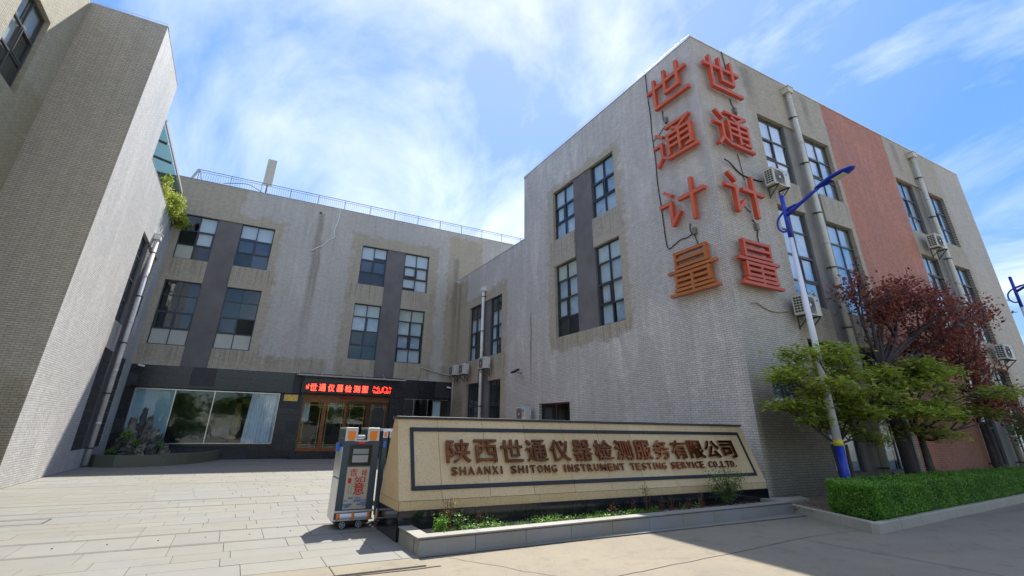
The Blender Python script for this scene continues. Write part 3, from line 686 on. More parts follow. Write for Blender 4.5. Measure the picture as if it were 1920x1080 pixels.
for (a, b, k) in rows:
    x = -6.2+random.random()*.6; L = 2.4 if k else (.62 if abs(b-10.37) < .03 else .85)
    while x < 12.05:
        l = L*(random.choice((1, 1, .8, 1.15)) if not k else 1); x1 = min(x+l, 12.08)
        if x1 > -5.05 and x1-x > .1: cells.append((max(x, -5.04), x1, a, b, k))
        x = x1
def in_view(c):   # inside the yard strip that is open to the street
    return (c[0]+c[1])/2 < 3.2+(c[2]-9)*.30 and (c[0]+c[1])/2 > -2.4-(c[2]-7)*.9
cells.sort(key=lambda c: (0 if in_view(c) else 1, math.hypot((c[0]+c[1])/2, (c[2]+c[3])/2)))
SM = {}
for c in cells[:299]:
    w, d = round((c[1]-c[0])/.05)*.05, c[3]-c[2]; key = (round(c[1]-c[0], 2), round(d, 3), c[4], random.randint(0, 1))
    if key not in SM:
        mb = MB(); g_ = .0022; hw = (c[1]-c[0])/2-g_; hd = d/2-g_; be = .004
        v = [(-hw, -hd, -.02), (hw, -hd, -.02), (hw, hd, -.02), (-hw, hd, -.02), (-hw, -hd, -be), (hw, -hd, -be), (hw, hd, -be), (-hw, hd, -be),
             (-hw+be, -hd+be, 0), (hw-be, -hd+be, 0), (hw-be, hd-be, 0), (-hw+be, hd-be, 0)]
        mb.v = v; mb.f = [(0,1,5,4),(1,2,6,5),(2,3,7,6),(3,0,4,7),(4,5,9,8),(5,6,10,9),(6,7,11,10),(7,4,8,11),(8,9,10,11)]; mb.m = [0]*9
        SM[key] = mb.mesh('paving_stone', M['paved'] if c[4] else (M['pave'] if key[3] else M['pave2']))
    o = link('dark_paving_strip' if c[4] else 'paving_stone', SM[key], cy, ((c[0]+c[1])/2, (c[2]+c[3])/2, random.uniform(0, .004)))
mb = MB()
for c in cells[299:]:
    z = random.uniform(-.0005, .003); mb.box((c[0]+.004, c[2]+.004, -.011), (c[1]-.004, c[3]-.004, z), 2 if c[4] else random.randint(0, 1))
prop(mb.build('paving_stone', [M['pave'], M['pave2'], M['paved']], cy), kind='stuff')
# studs in the gate track row, manhole frame
mb = MB()
for k in range(16): mb.tube([(-5+k*.62, 9.95+random.uniform(-.02,.02), .0), (-5+k*.62, 9.95, .006)], .011, 8)
mb.build('track_stud', M['joint'], cy)
mb = MB(); 
for q in (((-3.4, 12.3), (-2.6, 12.3)), ((-2.6, 12.3), (-2.6, 12.85)), ((-2.6, 12.85), (-3.4, 12.85)), ((-4.6, 12.27), (-3.4, 12.3))): strip_path(mb, q, .03, .007)
mb.build('drain_cover_edge', M['joint'], cy)
# flush concrete edging between paving and road
ed = empty('concrete_edging', (0, 7.2, 0), kind='structure')
x = -8
while x < 2.5:
    l = random.uniform(1.0, 1.5); x1 = min(x+l, 2.58)
    mb = MB(); mb.box((x+.004, 6.98+random.uniform(-.015, .015), -.05), (x1-.004, 7.41, random.uniform(.0, .004))); mb.build('edging_slab', M['road'], ed, bevel=.012); x = x1
mb = MB(); strip_path(mb, wob((-6, 6.97), (2.75, 6.93), 70, .012), .03, -.0145); mb.build('dark_gap', mat('red brown gap dirt', (.07, .025, .02), .9), ed)
# planting bed with kerb on the right
K0, K1, K2 = Vector((11.62, 7.98)), Vector((10.69, 5.63)), Vector((30.0, 7.33))
bed = empty('planting_bed', (14, 7, 0), kind='structure')
mb = MB(); mb.prism([(11.75, 8.05), (10.95, 5.85), (30, 7.55), (34, 7.7), (34, 8.74), (12.3, 8.74), (11.9, 8.4)], -.05, .10); mb.build('soil', M['bed'], bed)
M['kerb'] = ground_mat('pale concrete kerb', (.42, .385, .31), (.36, .325, .26), 1.5, .4)
def kerb_run(a, b, n, side):
    d = (b-a).normalized(); nn = Vector((-d.y, d.x))*side
    L = (b-a).length
    for i in range(n):
        p = a+d*(L*i/n+.004); q = a+d*(L*(i+1)/n-.004)
        mb = MB(); mb.prism([tuple(p), tuple(q), tuple(q+nn*.14), tuple(p+nn*.14)] if side > 0 else [tuple(p+nn*.14), tuple(q+nn*.14), tuple(q), tuple(p)], -.05, .15+random.uniform(-.003, .003)); mb.build('kerb_stone', M['kerb'], bed, bevel=.012)
kerb_run(K1, K2, 20, 1); kerb_run(K0, K1+Vector((.06,.142)), 3, 1)
mb = MB(); mb.prism([(11.7, 8.1), (12.9, 8.25), (13.1, 8.6), (11.75, 8.7)], .1, .17); mb.build('paver', M['kerb'], bed)

# ================================================================== SIGN WALL
sign = empty('sign_wall', (7.1, 8.9, 0), 'long low yellow granite wall on a black plinth with raised copper characters', 'sign')
SX0, SX1 = 2.56, 11.62
def sy(z): return 8.42+.4*(z-.55) if z > .55 else 8.42   # battered front
M['ystone'] = None
def speck(name, base, dark, sc=60, amt=.65):
    m = bpy.data.materials.new(name); m.use_nodes = True; nt = m.node_tree; b = nt.nodes['Principled BSDF']; g = NG(nt)
    geo = g.N.new('ShaderNodeNewGeometry'); P = geo.outputs['Position']
    oi = g.N.new('ShaderNodeObjectInfo')
    c = g.mix(g.rng(g.noise(P, .9, 6, .6, .3), .35, .65), base, (base[0]*.93, base[1]*.87, base[2]*.72))
    c = g.mix(g.rng(g.noise(P, sc, 3, .7), .56, .66, 0, amt), c, dark)
    c = g.mix(g.rng(g.noise(P, sc*.45, 4, .7), .55, .75, 0, .3), c, tuple(min(1, k*1.3) for k in base))
    v = g.rng(oi.outputs['Random'], 0, 1, .93, 1.05); cc_ = g.N.new('ShaderNodeCombineColor')
    for i in range(3): g.L.new(v, cc_.inputs[i])
    c = g.mix(1., c, cc_.outputs[0], 'MULTIPLY')
    g.L.new(c, b.inputs['Base Color']); b.inputs['Roughness'].default_value = .55
    bp = g.N.new('ShaderNodeBump'); bp.inputs['Strength'].default_value = .2; bp.inputs['Distance'].default_value = .004
    g.L.new(g.noise(P, 70, 4, .7), bp.inputs['Height']); g.L.new(bp.outputs[0], b.inputs['Normal'])
    return m
M['ystone'] = speck('speckled yellow granite', (.60, .45, .25), (.13, .085, .05), 70, .9)
M['gstone'] = speck('speckled grey granite', (.27, .265, .255), (.12, .12, .12), 90, .5)
M['black'] = mat('polished black stone', (.010, .012, .016), .10, spec=.6, noise=(40, .3))
M['capblack'] = mat('black stone coping', (.03, .03, .034), .35)
M['navy'] = mat('dark navy stone inlay', (.010, .011, .018), .6, noise=(8, .2))
# core
mb = MB(); zs = [(0, 8.43, 9.59), (.545, 8.43, 9.59), (1.79, sy(1.79)+.012, 9.12)]
for i in range(2):
    z0, a0_, b0_ = zs[i]; z1, a1_, b1_ = zs[i+1]
    q = [(SX0+.01, a0_, z0), (SX1-.01, a0_, z0), (SX1-.01, b0_, z0), (SX0+.01, b0_, z0), (SX0+.01, a1_, z1), (SX1-.01, a1_, z1), (SX1-.01, b1_, z1), (SX0+.01, b1_, z1)]
    n = len(mb.v); mb.v += q
    for f_ in ((0,1,5,4),(1,2,6,5),(2,3,7,6),(3,0,4,7),(4,5,6,7)): mb.f.append(tuple(n+i for i in f_)); mb.m.append(0)
mb.build('core', M['pavebase'], sign)
def slab4(c, th, name, m, parent=sign, bevel=.0):
    """slab from 4 front corners (ccw seen from the front), thickness th inwards"""
    c = [Vector(p) for p in c]; n = (c[1]-c[0]).cross(c[3]-c[0]).normalized()
    mb = MB(); b = len(mb.v); mb.v += [tuple(p) for p in c]+[tuple(p-n*th) for p in c]
    for f_ in ((0,1,2,3),(7,6,5,4),(0,4,5,1),(1,5,6,2),(2,6,7,3),(3,7,4,0)): mb.f.append(f_); mb.m.append(0)
    return mb.build(name, m, parent, bevel=bevel)
g2 = .004
def front_panels(zlo, zhi, cuts, m, name, proud=0.):
    for i in range(len(cuts)-1):
        a, b = cuts[i]+g2, cuts[i+1]-g2
        slab4([(a, sy(zlo)-proud, zlo+g2), (b, sy(zlo)-proud, zlo+g2), (b, sy(zhi)-proud, zhi-g2), (a, sy(zhi)-proud, zhi-g2)], .012, name, m)
cutA = [SX0, 3.3, 4.2, 5.1, 6.0, 6.9, 7.8, 8.7, 9.6, 10.5, 11.1, SX1]
front_panels(.55, 1.79, cutA, M['ystone'], 'granite_panel')
front_panels(.415, .55, [SX0, 3.4, 5.2, 7.0, 8.8, 10.4, SX1], M['ystone'], 'granite_course')
front_panels(.0, .415, [SX0, 3.9, 4.9, 5.9, 6.9, 7.9, 8.9, 9.9, 10.8, SX1], M['black'], 'plinth_panel', .012)
# end faces
for X, s in ((SX0, -1), (SX1, 1)):
    def endp(z0, z1, y0, y1, y2, y3, m, nm):
        c = [(X, y1, z0), (X, y0, z0), (X, y3, z1), (X, y2, z1)] if s < 0 else [(X, y0, z0), (X, y1, z0), (X, y2, z1), (X, y3, z1)]
        slab4(c, .012, nm, m)
    endp(.553, 1.787, 8.42, 9.59, 9.12, sy(1.787), M['ystone'], 'granite_panel'); endp(.418, .547, 8.42, 9.59, 9.59, 8.42, M['ystone'], 'granite_course')
    endp(.0, .412, 8.408, 9.60, 9.60, 8.408, M['black'], 'plinth_panel')
cx_ = [SX0-.03, 4.3, 6.1, 7.9, 9.7, SX1+.03]
for i in range(5):
    mb = MB(); mb.box((cx_[i]+.002, sy(1.79)-.03, 1.792), (cx_[i+1]-.002, 9.16, 1.832)); mb.build('coping_stone', M['capblack'], sign, bevel=.006)
# inlaid frame (mitred bars lying on the battered face)
def onface(x, z, off): # point on the face plane pushed out by off
    n = Vector((0, -1, .4)).normalized(); p = Vector((x, sy(z), z)); return p+n*off
FX0, FX1, FZ0, FZ1, fw = 2.77, 11.40, .69, 1.645, .062
def fbar(p, name='frame_bar'):
    mb = MB(); b = 0; mb.v = [tuple(onface(x, z, .022)) for x, z in p]+[tuple(onface(x, z, .002)) for x, z in p]
    for f_ in ((0,1,2,3),(7,6,5,4),(0,4,5,1),(1,5,6,2),(2,6,7,3),(3,7,4,0)): mb.f.append(f_); mb.m.append(0)
    mb.build(name, M['navy'], sign, bevel=.006)
nb = 8
for i in range(nb):
    a = FX0+(FX1-FX0)*i/nb; b = FX0+(FX1-FX0)*(i+1)/nb
    ia = a+(fw if i == 0 else .003); ib = b-(fw if i == nb-1 else .003); a += .002; b -= .002
    if i: a += .001
    fbar([(a, FZ0), (b, FZ0), (ib, FZ0+fw), (ia, FZ0+fw)]); fbar([(ia, FZ1-fw), (ib, FZ1-fw), (b, FZ1), (a, FZ1)])
fbar([(FX0, FZ0+.004), (FX0+fw, FZ0+fw+.004), (FX0+fw, FZ1-fw-.004), (FX0, FZ1-.004)]); fbar([(FX1-fw, FZ0+fw+.004), (FX1, FZ0+.004), (FX1, FZ1-.004), (FX1-fw, FZ1-fw-.004)])
# ---- text meshes from Blender's own font
M['copper'] = mat('polished copper', (.17, .062, .026), .15, 1, noise=(5, .5))
M['copperside'] = mat('copper return edge', (.30, .075, .03), .35, .8)
TXT = {}
def glyph(ch, extrude, off, name):
    k = (ch, extrude, off)
    if k in TXT: return TXT[k]
    cu = bpy.data.curves.new(name, 'FONT'); cu.body = ch; cu.size = 1; cu.extrude = extrude; cu.offset = off; cu.resolution_u = 3; cu.align_x = 'CENTER'
    o = bpy.data.objects.new('tmp_text', cu); C.objects.link(o); dg = bpy.context.evaluated_depsgraph_get(); dg.update()
    me = bpy.data.meshes.new_from_object(o.evaluated_get(dg)); me.name = name
    bpy.data.objects.remove(o); bpy.data.curves.remove(cu)
    co = np.empty(len(me.vertices)*3); me.vertices.foreach_get('co', co); co = co.reshape(-1, 3)
    if len(co):
        lo, hi = co.min(0), co.max(0)
    else: lo = hi = np.zeros(3)
    TXT[k] = (me, lo, hi); return TXT[k]
def place_glyph(ch, ctr, ex, ey, w, h, depth, mats, parent, name, off=0.0, label=None, fit=True):
    """fit the glyph's bounds into w x h, centred on ctr, ex/ey unit vectors, extruded to depth along ex x ey"""
    me0, lo, hi = glyph(ch, .05, off, name)
    co = np.empty(len(me0.vertices)*3); me0.vertices.foreach_get('co', co); co = co.reshape(-1, 3)
    bw, bh = hi[0]-lo[0], hi[1]-lo[1]
    sx = w/bw if w else h/bh; sy_ = h/bh if h else w/bw
    ex, ey = Vector(ex), Vector(ey); ez = ex.cross(ey).normalized()
    me = me0.copy(); n = np.empty_like(co)
    lx = (co[:, 0]-(lo[0]+hi[0])/2)*sx; ly = (co[:, 1]-(lo[1]+hi[1])/2)*sy_; lz = (co[:, 2]+.05)/.1*depth
    for i in range(3): n[:, i] = lx*ex[i]+ly*ey[i]+lz*ez[i]
    me.vertices.foreach_set('co', n.ravel()); me.materials.clear()
    for m_ in mats: me.materials.append(m_)
    if len(mats) > 1:
        me.update(); idx = []
        for p in me.polygons: idx.append(0 if abs(p.normal.dot(ez)) > .7 else 1)
        me.polygons.foreach_set('material_index', idx)
    me.update()
    o = link(name, me, parent, ctr)
    if label: o['label'] = label
    return o
EYs = Vector((0, .4, 1)).normalized(); EXs = Vector((1, 0, 0))
cn = '陕西世通仪器检测服务有限公司'
x0c, x1c = 3.40, 10.99-.08; nC = len(cn); pitch_ = (x1c-x0c+.10)/nC
for i, ch in enumerate(cn):
    xc = x0c+pitch_*(i+.5)-.03
    place_glyph(ch, onface(xc, 1.25, .03), EXs, EYs, pitch_*.86, .40, .045, [M['copper'], M['copperside']], sign, 'character', .010)
en = 'SHAANXI SHITONG INSTRUMENT TESTING SERVICE CO.,LTD.'
xs0, xs1 = 3.46, 10.80; adv = []
for ch in en: adv.append({' ': .75, 'I': .62, '.': .35, ',': .35, 'M': 1.25}.get(ch, 1.0))
tot = sum(adv); xx = xs0
for ch, a_ in zip(en, adv):
    w_ = (xs1-xs0)*a_/tot
    if ch in '.,': place_glyph(ch, onface(xx+w_/2, .895, .02), EXs, EYs, .03, .03 if ch == '.' else .05, .03, [M['copper'], M['copperside']], sign, 'letter', .02)
    elif ch != ' ': place_glyph(ch, onface(xx+w_/2, .945, .02), EXs, EYs, .028 if ch == 'I' else w_*.74, .135, .03, [M['copper'], M['copperside']], sign, 'letter', .004 if ch in 'MN' else .012)
    xx += w_

# planter box in front of the sign wall
pl = empty('planter_wall', (7, 7.9, 0), 'low grey granite planter edging in front of the yellow sign wall', 'planter')
pa, pb, pc_, pd = Vector((2.60, 8.40)), Vector((2.60, 7.46)), Vector((11.45, 7.74)), Vector((11.45, 8.40))
def wall_run(a, b, n, th, z0, z1, m, name, parent, side=1, bev=.006, gap=.003):
    d = (b-a).normalized(); nn = Vector((-d.y, d.x))*th*side; L = (b-a).length
    for i in range(n):
        p = a+d*(L*i/n+gap); q = a+d*(L*(i+1)/n-gap)
        poly = [tuple(p), tuple(q), tuple(q+nn), tuple(p+nn)]
        if side < 0: poly.reverse()
        mb = MB(); mb.prism(poly, z0, z1); mb.build(name, m, parent, bevel=bev)
wall_run(pb+Vector((.012, 0)), pc_, 10, .20, -.02, .185, M['gstone'], 'granite_slab', pl)
wall_run(pa-Vector((0,.0)), pb+Vector((0,.21)), 1, .2, -.02, .185, M['gstone'], 'granite_slab', pl)
M['redline'] = mat('dull red stone edge', (.10, .055, .05), .6)
mb = MB(); mb.prism([(2.597, 7.457), (11.45, 7.737), (11.45, 7.76), (2.60, 7.48)], .187, .197); mb.build('edge_line', M['redline'], pl)
wall_run(pb+Vector((-.02, -.012)), pc_+Vector((0,-.012)), 9, .23, .199, .222, M['gstone'], 'coping_stone', pl, bev=.003)
wall_run(pa+Vector((-.02, 0)), pb+Vector((-.02, .225)), 1, .22, .199, .222, M['gstone'], 'coping_stone', pl, bev=.003)
wall_run(pd, pc_+Vector((0, .225)), 1, .2, -.02, .222, M['gstone'], 'granite_slab', pl, side=-1)
mb = MB(); mb.prism([(2.82, 7.7), (11.24, 7.95), (11.24, 8.40), (2.82, 8.40)], 0, .15); mb.build('soil', M['bed'], pl)

# ================================================================== SLIDING GATE
gate = empty('sliding_gate', (2.2, 9.8, 0), 'folded sliding gate with dark blue grey drive unit and orange lamps beside the sign wall', 'gate')
M['gdark'] = mat('dark blue grey gate panel', (.055, .075, .095), .35, .2); M['galu'] = mat('satin aluminium', (.60, .61, .60), .3, .7, noise=(3, .1))
M['gorange'] = mat('orange lamp lens', (.85, .22, .02), .25); M['gred'] = mat('red lamp lens', (.80, .03, .02), .3); M['gblue'] = mat('blue plastic', (.03, .16, .60), .35)
M['gwhite'] = mat('white plastic bumper', (.75, .75, .78), .35); M['gblack'] = mat('black screen bezel', (.008, .008, .01), .2); M['lcd'] = mat('grey display', (.22, .27, .25), .25)
M['rubber'] = mat('black rubber', (.015, .015, .015), .7); M['brown'] = mat('rusty hub', (.35, .15, .06), .5)
M['gcol'] = mat('pale brown poster', (.52, .44, .32), .4, noise=(3, .15)); M['ink'] = mat('red brush ink', (.50, .015, .01), .6); M['inkblue'] = mat('blue wave print', (.12, .20, .36), .6); M['inkdark'] = mat('dark ink', (.05, .04, .04), .6)
GY = 9.78; gx0, gx1 = 1.84, 2.50; gyb = 10.42
FG = Face('x', GY, -1)
mb = MB(); FG.box(mb, gx0+.012, gx1, 0, -.62, .12, 1.44); gb = mb.build('drive_unit', M['gdark'], gate, bevel=.01)
mb = MB(); mb.box((gx0-.004, GY+.01, .12), (gx0+.010, gyb-.02, .78)); mb.box((gx0-.004, GY+.01, .80), (gx0+.010, gyb-.02, 1.30)); mb.build('side_panel', M['galu'], gate, bevel=.004)
mb = MB(); 
for (a, b) in ((gx0+.02, gx0+.24), (gx1-.24, gx1-.02)): FG.box(mb, a, b, -.02, -.60, 1.441, 1.60)
mb.build('horn', M['gdark'], gate, bevel=.01)
mb = MB(); FG.box(mb, gx0+.26, gx1-.26, -.05, -.12, 1.442, 1.50); mb.build('top_handle', M['galu'], gate, bevel=.005)
for (a, b) in ((gx0+.02, gx0+.24), (gx1-.24, gx1-.02)):
    mb = MB(); FG.box(mb, a, b, .012, -.61, 1.601, 1.63); FG.box(mb, a, b, .012, -.015, 1.40, 1.60); cp = mb.build('corner_cap', M['galu'], gate, bevel=.006)
    cx0 = (a+b)/2; pts = [(cx0-.065, 1.575), (cx0-.065, 1.46)]+[(cx0+.065*math.cos(t), 1.46+.05*math.sin(t)) for t in np.linspace(math.pi, 2*math.pi, 8)][1:]+[(cx0+.065, 1.575)]
    mb = MB(); n = len(pts); mb.v = [FG.p(x, .035, z) for x, z in pts]+[FG.p(x, .012, z) for x, z in pts]; mb.f = [tuple(range(n)), tuple(reversed(range(n, 2*n)))]+[(i, i+n, (i+1) % n+n, (i+1) % n) for i in range(n)]; mb.m = [0]*len(mb.f)
    mb.build('lamp', M['gorange'], gate)
mb = MB(); FG.box(mb, gx0+.20, gx1-.20, .008, -.0, 1.395, 1.41); mb.build('trim_strip', M['gwhite'], gate)
mb = MB(); FG.box(mb, gx0+.27, gx0+.39, .02, -.0, 1.355, 1.39); mb.build('warning_lamp', M['gred'], gate, bevel=.004)
mb = MB(); FG.box(mb, gx0+.13, gx1-.13, .012, 0, 1.00, 1.335); FG.box(mb, gx0+.165, gx1-.165, .02, .012, 1.03, 1.30); bz = mb.build('screen_bezel', M['gblack'], gate, bevel=.004)
mb = MB(); FG.box(mb, gx0+.19, gx1-.19, .024, .020, 1.185, 1.27); mb.build('display', M['lcd'], gate)
mb = MB(); FG.box(mb, gx0+.19, gx1-.19, .024, .020, 1.045, 1.165); mb.build('display', mat('pale display', (.33, .33, .32), .3), gate)
mb = MB(); FG.box(mb, gx0+.13, gx1-.13, .008, 0, .30, .97); ps = mb.build('poster', M['gcol'], gate)
def gtext(ch, x, z, w, h, m, name='brush_character'):
    place_glyph(ch, Vector(FG.p(x, .0086, z)), (1, 0, 0), (0, 0, 1), w, h, .0015, [m], ps, name, .012)
gtext('吉', gx0+.25, .885, .13, .12, M['ink']); gtext('祥', gx0+.44, .87, .10, .11, M['ink']); gtext('如', gx0+.37, .765, .20, .10, M['ink']); gtext('意', gx0+.37, .62, .20, .20, M['ink'])
mb = MB(); FG.box(mb, gx0+.165, gx0+.225, .0095, .008, .71, .79); mb.build('seal', M['ink'], ps)
mb = MB()
for xk in (.19, .24): 
    for k in range(9): FG.box(mb, gx0+xk, gx0+xk+.008, .0095, .008, .54+k*.018, .552+k*.018)
mb.build('fine_print', M['inkdark'], ps)
mb = MB()
for k in range(16):
    cxk = gx0+.16+random.random()*.34; czk = .33+random.random()*.15; r_ = .02+random.random()*.02; n0 = 10; o_ = .009+k*.00006
    mb.face([FG.p(cxk+r_*1.3*math.cos(t), o_, czk+r_*.6*math.sin(t)+.01*math.sin(3*t)) for t in np.linspace(0, 2*math.pi, n0, endpoint=False)])
mb.build('wave_print', M['inkblue'], ps)
mb = MB(); FG.box(mb, gx0-.0, gx1+.01, .05, -.0, .13, .155); FG.box(mb, gx0-.0, gx1+.01, .05, -.0, .255, .285); bm = mb.build('bumper', M['galu'], gate, bevel=.006)
mb = MB(); mb.tube([(gx0+.05, GY-.03, .2), (gx1-.05, GY-.03, .2)], .046, 12); mb.build('bumper_roller', M['gwhite'], gate, smooth=False)
for k in (.06, .31, .58):
    mb = MB(); mb.prism([(gx0+k-.025, GY-.085), (gx0+k+.025, GY-.085), (gx0+k+.025, GY-.0), (gx0+k-.025, GY-.0)], .158, .252); mb.build('reflector', M['gorange'], gate, bevel=.01)
def wheel(x, y, r, parent):
    mb = MB(); mb.tube([(x-.0, y-.02, r), (x, y+.02, r)], r, 18); w = mb.build('wheel', M['rubber'], parent)
    mb = MB()
    for k in range(5):
        t = k*2*math.pi/5; mb.obox((x+.5*r*math.cos(t), y-.024, r+.5*r*math.sin(t)), (.28*r*math.cos(t), 0, .28*r*math.sin(t)), (0, .003, 0), (-.10*r*math.sin(t), 0, .10*r*math.cos(t)))
    mb.tube([(x, y-.026, r), (x, y-.020, r)], r*.25, 10)
    ring = [(x+r*.72*math.cos(t), y-.023, r+r*.72*math.sin(t)) for t in np.linspace(0, 2*math.pi, 17)]
    mb.tube(ring, r*.10, 5, cap=False); mb.build('rim', M['galu'] if parent is gate else M['brown'], w)
wheel(gx0+.16, GY+.02, .065, gate); wheel(gx0+.44, GY+.02, .065, gate); wheel(gx0+.16, gyb-.08, .065, gate); wheel(gx0+.44, gyb-.08, .065, gate)
mb = MB(); FG.box(mb, gx0+.04, gx1-.04, -.05, -.55, .075, .12); mb.build('chassis', M['clip'], gate)
mb = MB(); mb.box((gx0-.06, GY+.25, 1.22), (gx0, GY+.36, 1.36)); mb.build('sensor', M['gblue'], gate, bevel=.006)
gs0 = None
for k in range(11):   # folded sections, each a post pair with a cap, most of them behind the sign wall
    xk = gx1+.06+k*.125
    mb = MB(); mb.box((xk, GY+.0, .10), (xk+.075, GY+.06, 1.57)); mb.box((xk, gyb-.06, .10), (xk+.075, gyb, 1.57)); mb.box((xk+.01, GY+.06, 1.5), (xk+.06, gyb-.06, 1.56)); mb.box((xk+.01, GY+.06, .3), (xk+.06, gyb-.06, .36))
    mb.box((xk+.075, GY+.02, .4), (xk+.125, GY+.045, .46)); mb.box((xk+.075, GY+.02, 1.0), (xk+.125, GY+.045, 1.06))
    s_ = mb.build('folding_section', M['gdark'], gate)
    mb = MB(); mb.box((xk-.012, GY-.01, 1.571), (xk+.090, gyb+.01, 1.615)); mb.box((xk-.006, GY-.012, 1.46), (xk+.082, GY-.002, 1.57)); mb.build('section_cap', M['gwhite'], s_)
    mb = MB(); mb.prism([(xk+.012, GY-.024), (xk+.062, GY-.024), (xk+.062, GY-.013), (xk+.012, GY-.013)], 1.475, 1.56); mb.build('lamp', M['gorange'], s_, bevel=.004)
    if k == 0:
        mb = MB(); mb.box((xk+.012, GY-.012, 1.29), (xk+.06, GY-.001, 1.40)); mb.build('tag', M['gblue'], s_)
        mb = MB(); mb.box((xk-.005, GY-.05, .12), (xk+.085, GY-.001, .29)); mb.build('foot', M['galu'], s_, bevel=.01)
        mb = MB(); mb.box((xk+.015, GY-.062, .15), (xk+.06, GY-.051, .25)); mb.build('reflector', M['gorange'], s_)
        wheel(xk+.04, GY-.01, .06, s_)

# ================================================================== BIG WALL CHARACTERS (strokes on a unit box)
STK = {
 '世': [[(0, .66), (.99, .72)], [(.18, .93), (.18, .05), (1, .05)], [(.47, 1), (.47, .33), (.80, .33), (.80, 1.0)]],
 '通': [[(.08, .92), (.24, .78)], [(.02, .58), (.20, .58), (.20, .22), (.06, .02)], [(.20, .20), (.36, .09), (1, .07)], [(.36, .97), (.90, .97), (.66, .80)], [(.50, .86), (.68, .76)],
       [(.38, .19), (.38, .72), (.92, .72), (.92, .20), (.80, .20)], [(.65, .70), (.65, .17)], [(.40, .55), (.90, .55)], [(.40, .38), (.90, .38)]],
 '计': [[(.12, .95), (.27, .80)], [(.0, .62), (.24, .62), (.24, .06), (.42, .30)], [(.44, .62), (1, .62)], [(.74, 1), (.74, 0)]],
 '量': [[(.18, .66), (.18, 1), (.84, 1), (.84, .66), (.18, .66)], [(.22, .83), (.80, .83)], [(0, .56), (1, .56)], [(.16, .20), (.16, .46), (.86, .46), (.86, .20), (.16, .20)], [(.20, .33), (.82, .33)], [(.51, .44), (.51, .04)], [(.12, .10), (.90, .10)], [(.0, 0), (1, 0)]]}
def painted(name, col, side):
    return mat(name, col, .55, noise=(2.5, .16, 6)), mat(name+' side', side, .5, noise=(3, .12))
oA, oB = painted('salmon orange letter face', (.60, .135, .055), (.66, .09, .025)); oC, oD = painted('brown orange letter face', (.44, .15, .03), (.56, .12, .02)); oE, oF = painted('rose red letter face', (.54, .11, .065), (.62, .085, .03))
def wallchar(ch, face, uL, uR, z0, z1, mats, label, flipu=False, wd=.125):
    """uL is the character's left edge as read from outside"""
    mb = MB(); d0, d1 = .10, .25; sx_ = (uR-uL); sz = z1-z0; k = 0; sg = 1 if sx_ > 0 else -1; W_ = abs(sx_)
    for st_ in STK[ch]:
        for i in range(len(st_)-1):
            (a, b), (c, d) = st_[i], st_[i+1]; k += 1
            p = Vector((uL+sg*(wd/2+a*(W_-wd)), z0+wd/2+b*(sz-wd))); q = Vector((uL+sg*(wd/2+c*(W_-wd)), z0+wd/2+d*(sz-wd)))
            v = (q-p); L = v.length/2; v.normalize(); nrm = Vector((-v.y, v.x)); mid = (p+q)/2
            ext = wd/2*.98 if (i > 0 or len(st_) > 2) else wd/2*.6
            l0 = L+ext; w_ = wd/2*(.84 if ch == '通' else .74 if ch == '量' else 1)
            e = .0012*k
            cen = face.p(mid.x, (d0+d1)/2+e, mid.y); A = Vector(face.p(v.x*l0, 0, v.y*l0))-Vector(face.p(0, 0, 0)); B = Vector(face.p(nrm.x*w_, 0, nrm.y*w_))-Vector(face.p(0, 0, 0)); O = Vector(face.p(0, (d1-d0)/2, 0))-Vector(face.p(0, 0, 0))
            n0 = len(mb.f); mb.obox(cen, A, B, O)
            for fi in range(n0, len(mb.f)):
                vs = [Vector(mb.v[j]) for j in mb.f[fi]]; nn = (vs[1]-vs[0]).cross(vs[2]-vs[0]).normalized()
                mb.m[fi] = 0 if abs(nn.dot(O.normalized())) > .8 else 1
    o = mb.build('sign_character', list(mats))
    prop(o, label, 'sign character', 'big raised characters at the building corner')
    mb = MB()   # stand-off pins
    for t in np.linspace(.15, .85, 4):
        pass
    return o
zr = [(12.86, 14.42), (10.46, 12.03), (8.0, 9.56), (5.66, 7.15)]
lab = ['topmost', 'second', 'third', 'lowest']
for i, ch in enumerate('世通计量'):
    mts = (oC, oD) if i == 3 else (oA, oB)
    wallchar(ch, FB, 10.95, 8.98, zr[i][0], zr[i][1], mts, ('brown orange' if i == 3 else 'salmon orange')+' raised character '+ch+', '+lab[i]+' on the courtyard side')
    wallchar(ch, FC, 12.25, 14.2, zr[i][0], zr[i][1], (oE, oF), 'rose red raised character '+ch+', '+lab[i]+' on the street side')

# ================================================================== CABLES, BOXES
def cable(face, pts, r, m, label, o=.03, cat='cable', n=6, name='cable'):
    P = [Vector(face.p(u, o+(q[2] if len(q) > 2 else 0), z)) for q in pts for (u, z) in [q[:2]]]
    out = []
    for i in range(len(P)-1):   # Catmull-Rom
        p0, p1, p2, p3 = P[max(i-1, 0)], P[i], P[i+1], P[min(i+2, len(P)-1)]
        for k in range(5):
            t = k/5; out.append(.5*((2*p1)+(-p0+p2)*t+(2*p0-5*p1+4*p2-p3)*t*t+(-p0+3*p1-3*p2+p3)*t**3))
    out.append(P[-1]); mb = MB(); mb.tube(out, r, n)
    return prop(mb.build(name, m, smooth=True), label, cat)
cable(FB, [(11.06, 15.1), (11.08, 14), (11.05, 13), (11.09, 12.26), (11.06, 11), (11.1, 10.2), (11.05, 8.8), (11.0, 7.55), (10.7, 7.52), (10.4, 7.62), (10.1, 7.6), (9.85, 7.66)], .018, M['blacktube'], 'long black cable running down the courtyard wall left of the orange characters')
cable(FB, [(10.43, 12.9), (10.45, 12.5), (10.35, 12.25), (10.3, 12.4)], .016, M['blacktube'], 'black cable loop below the topmost character on the courtyard wall')
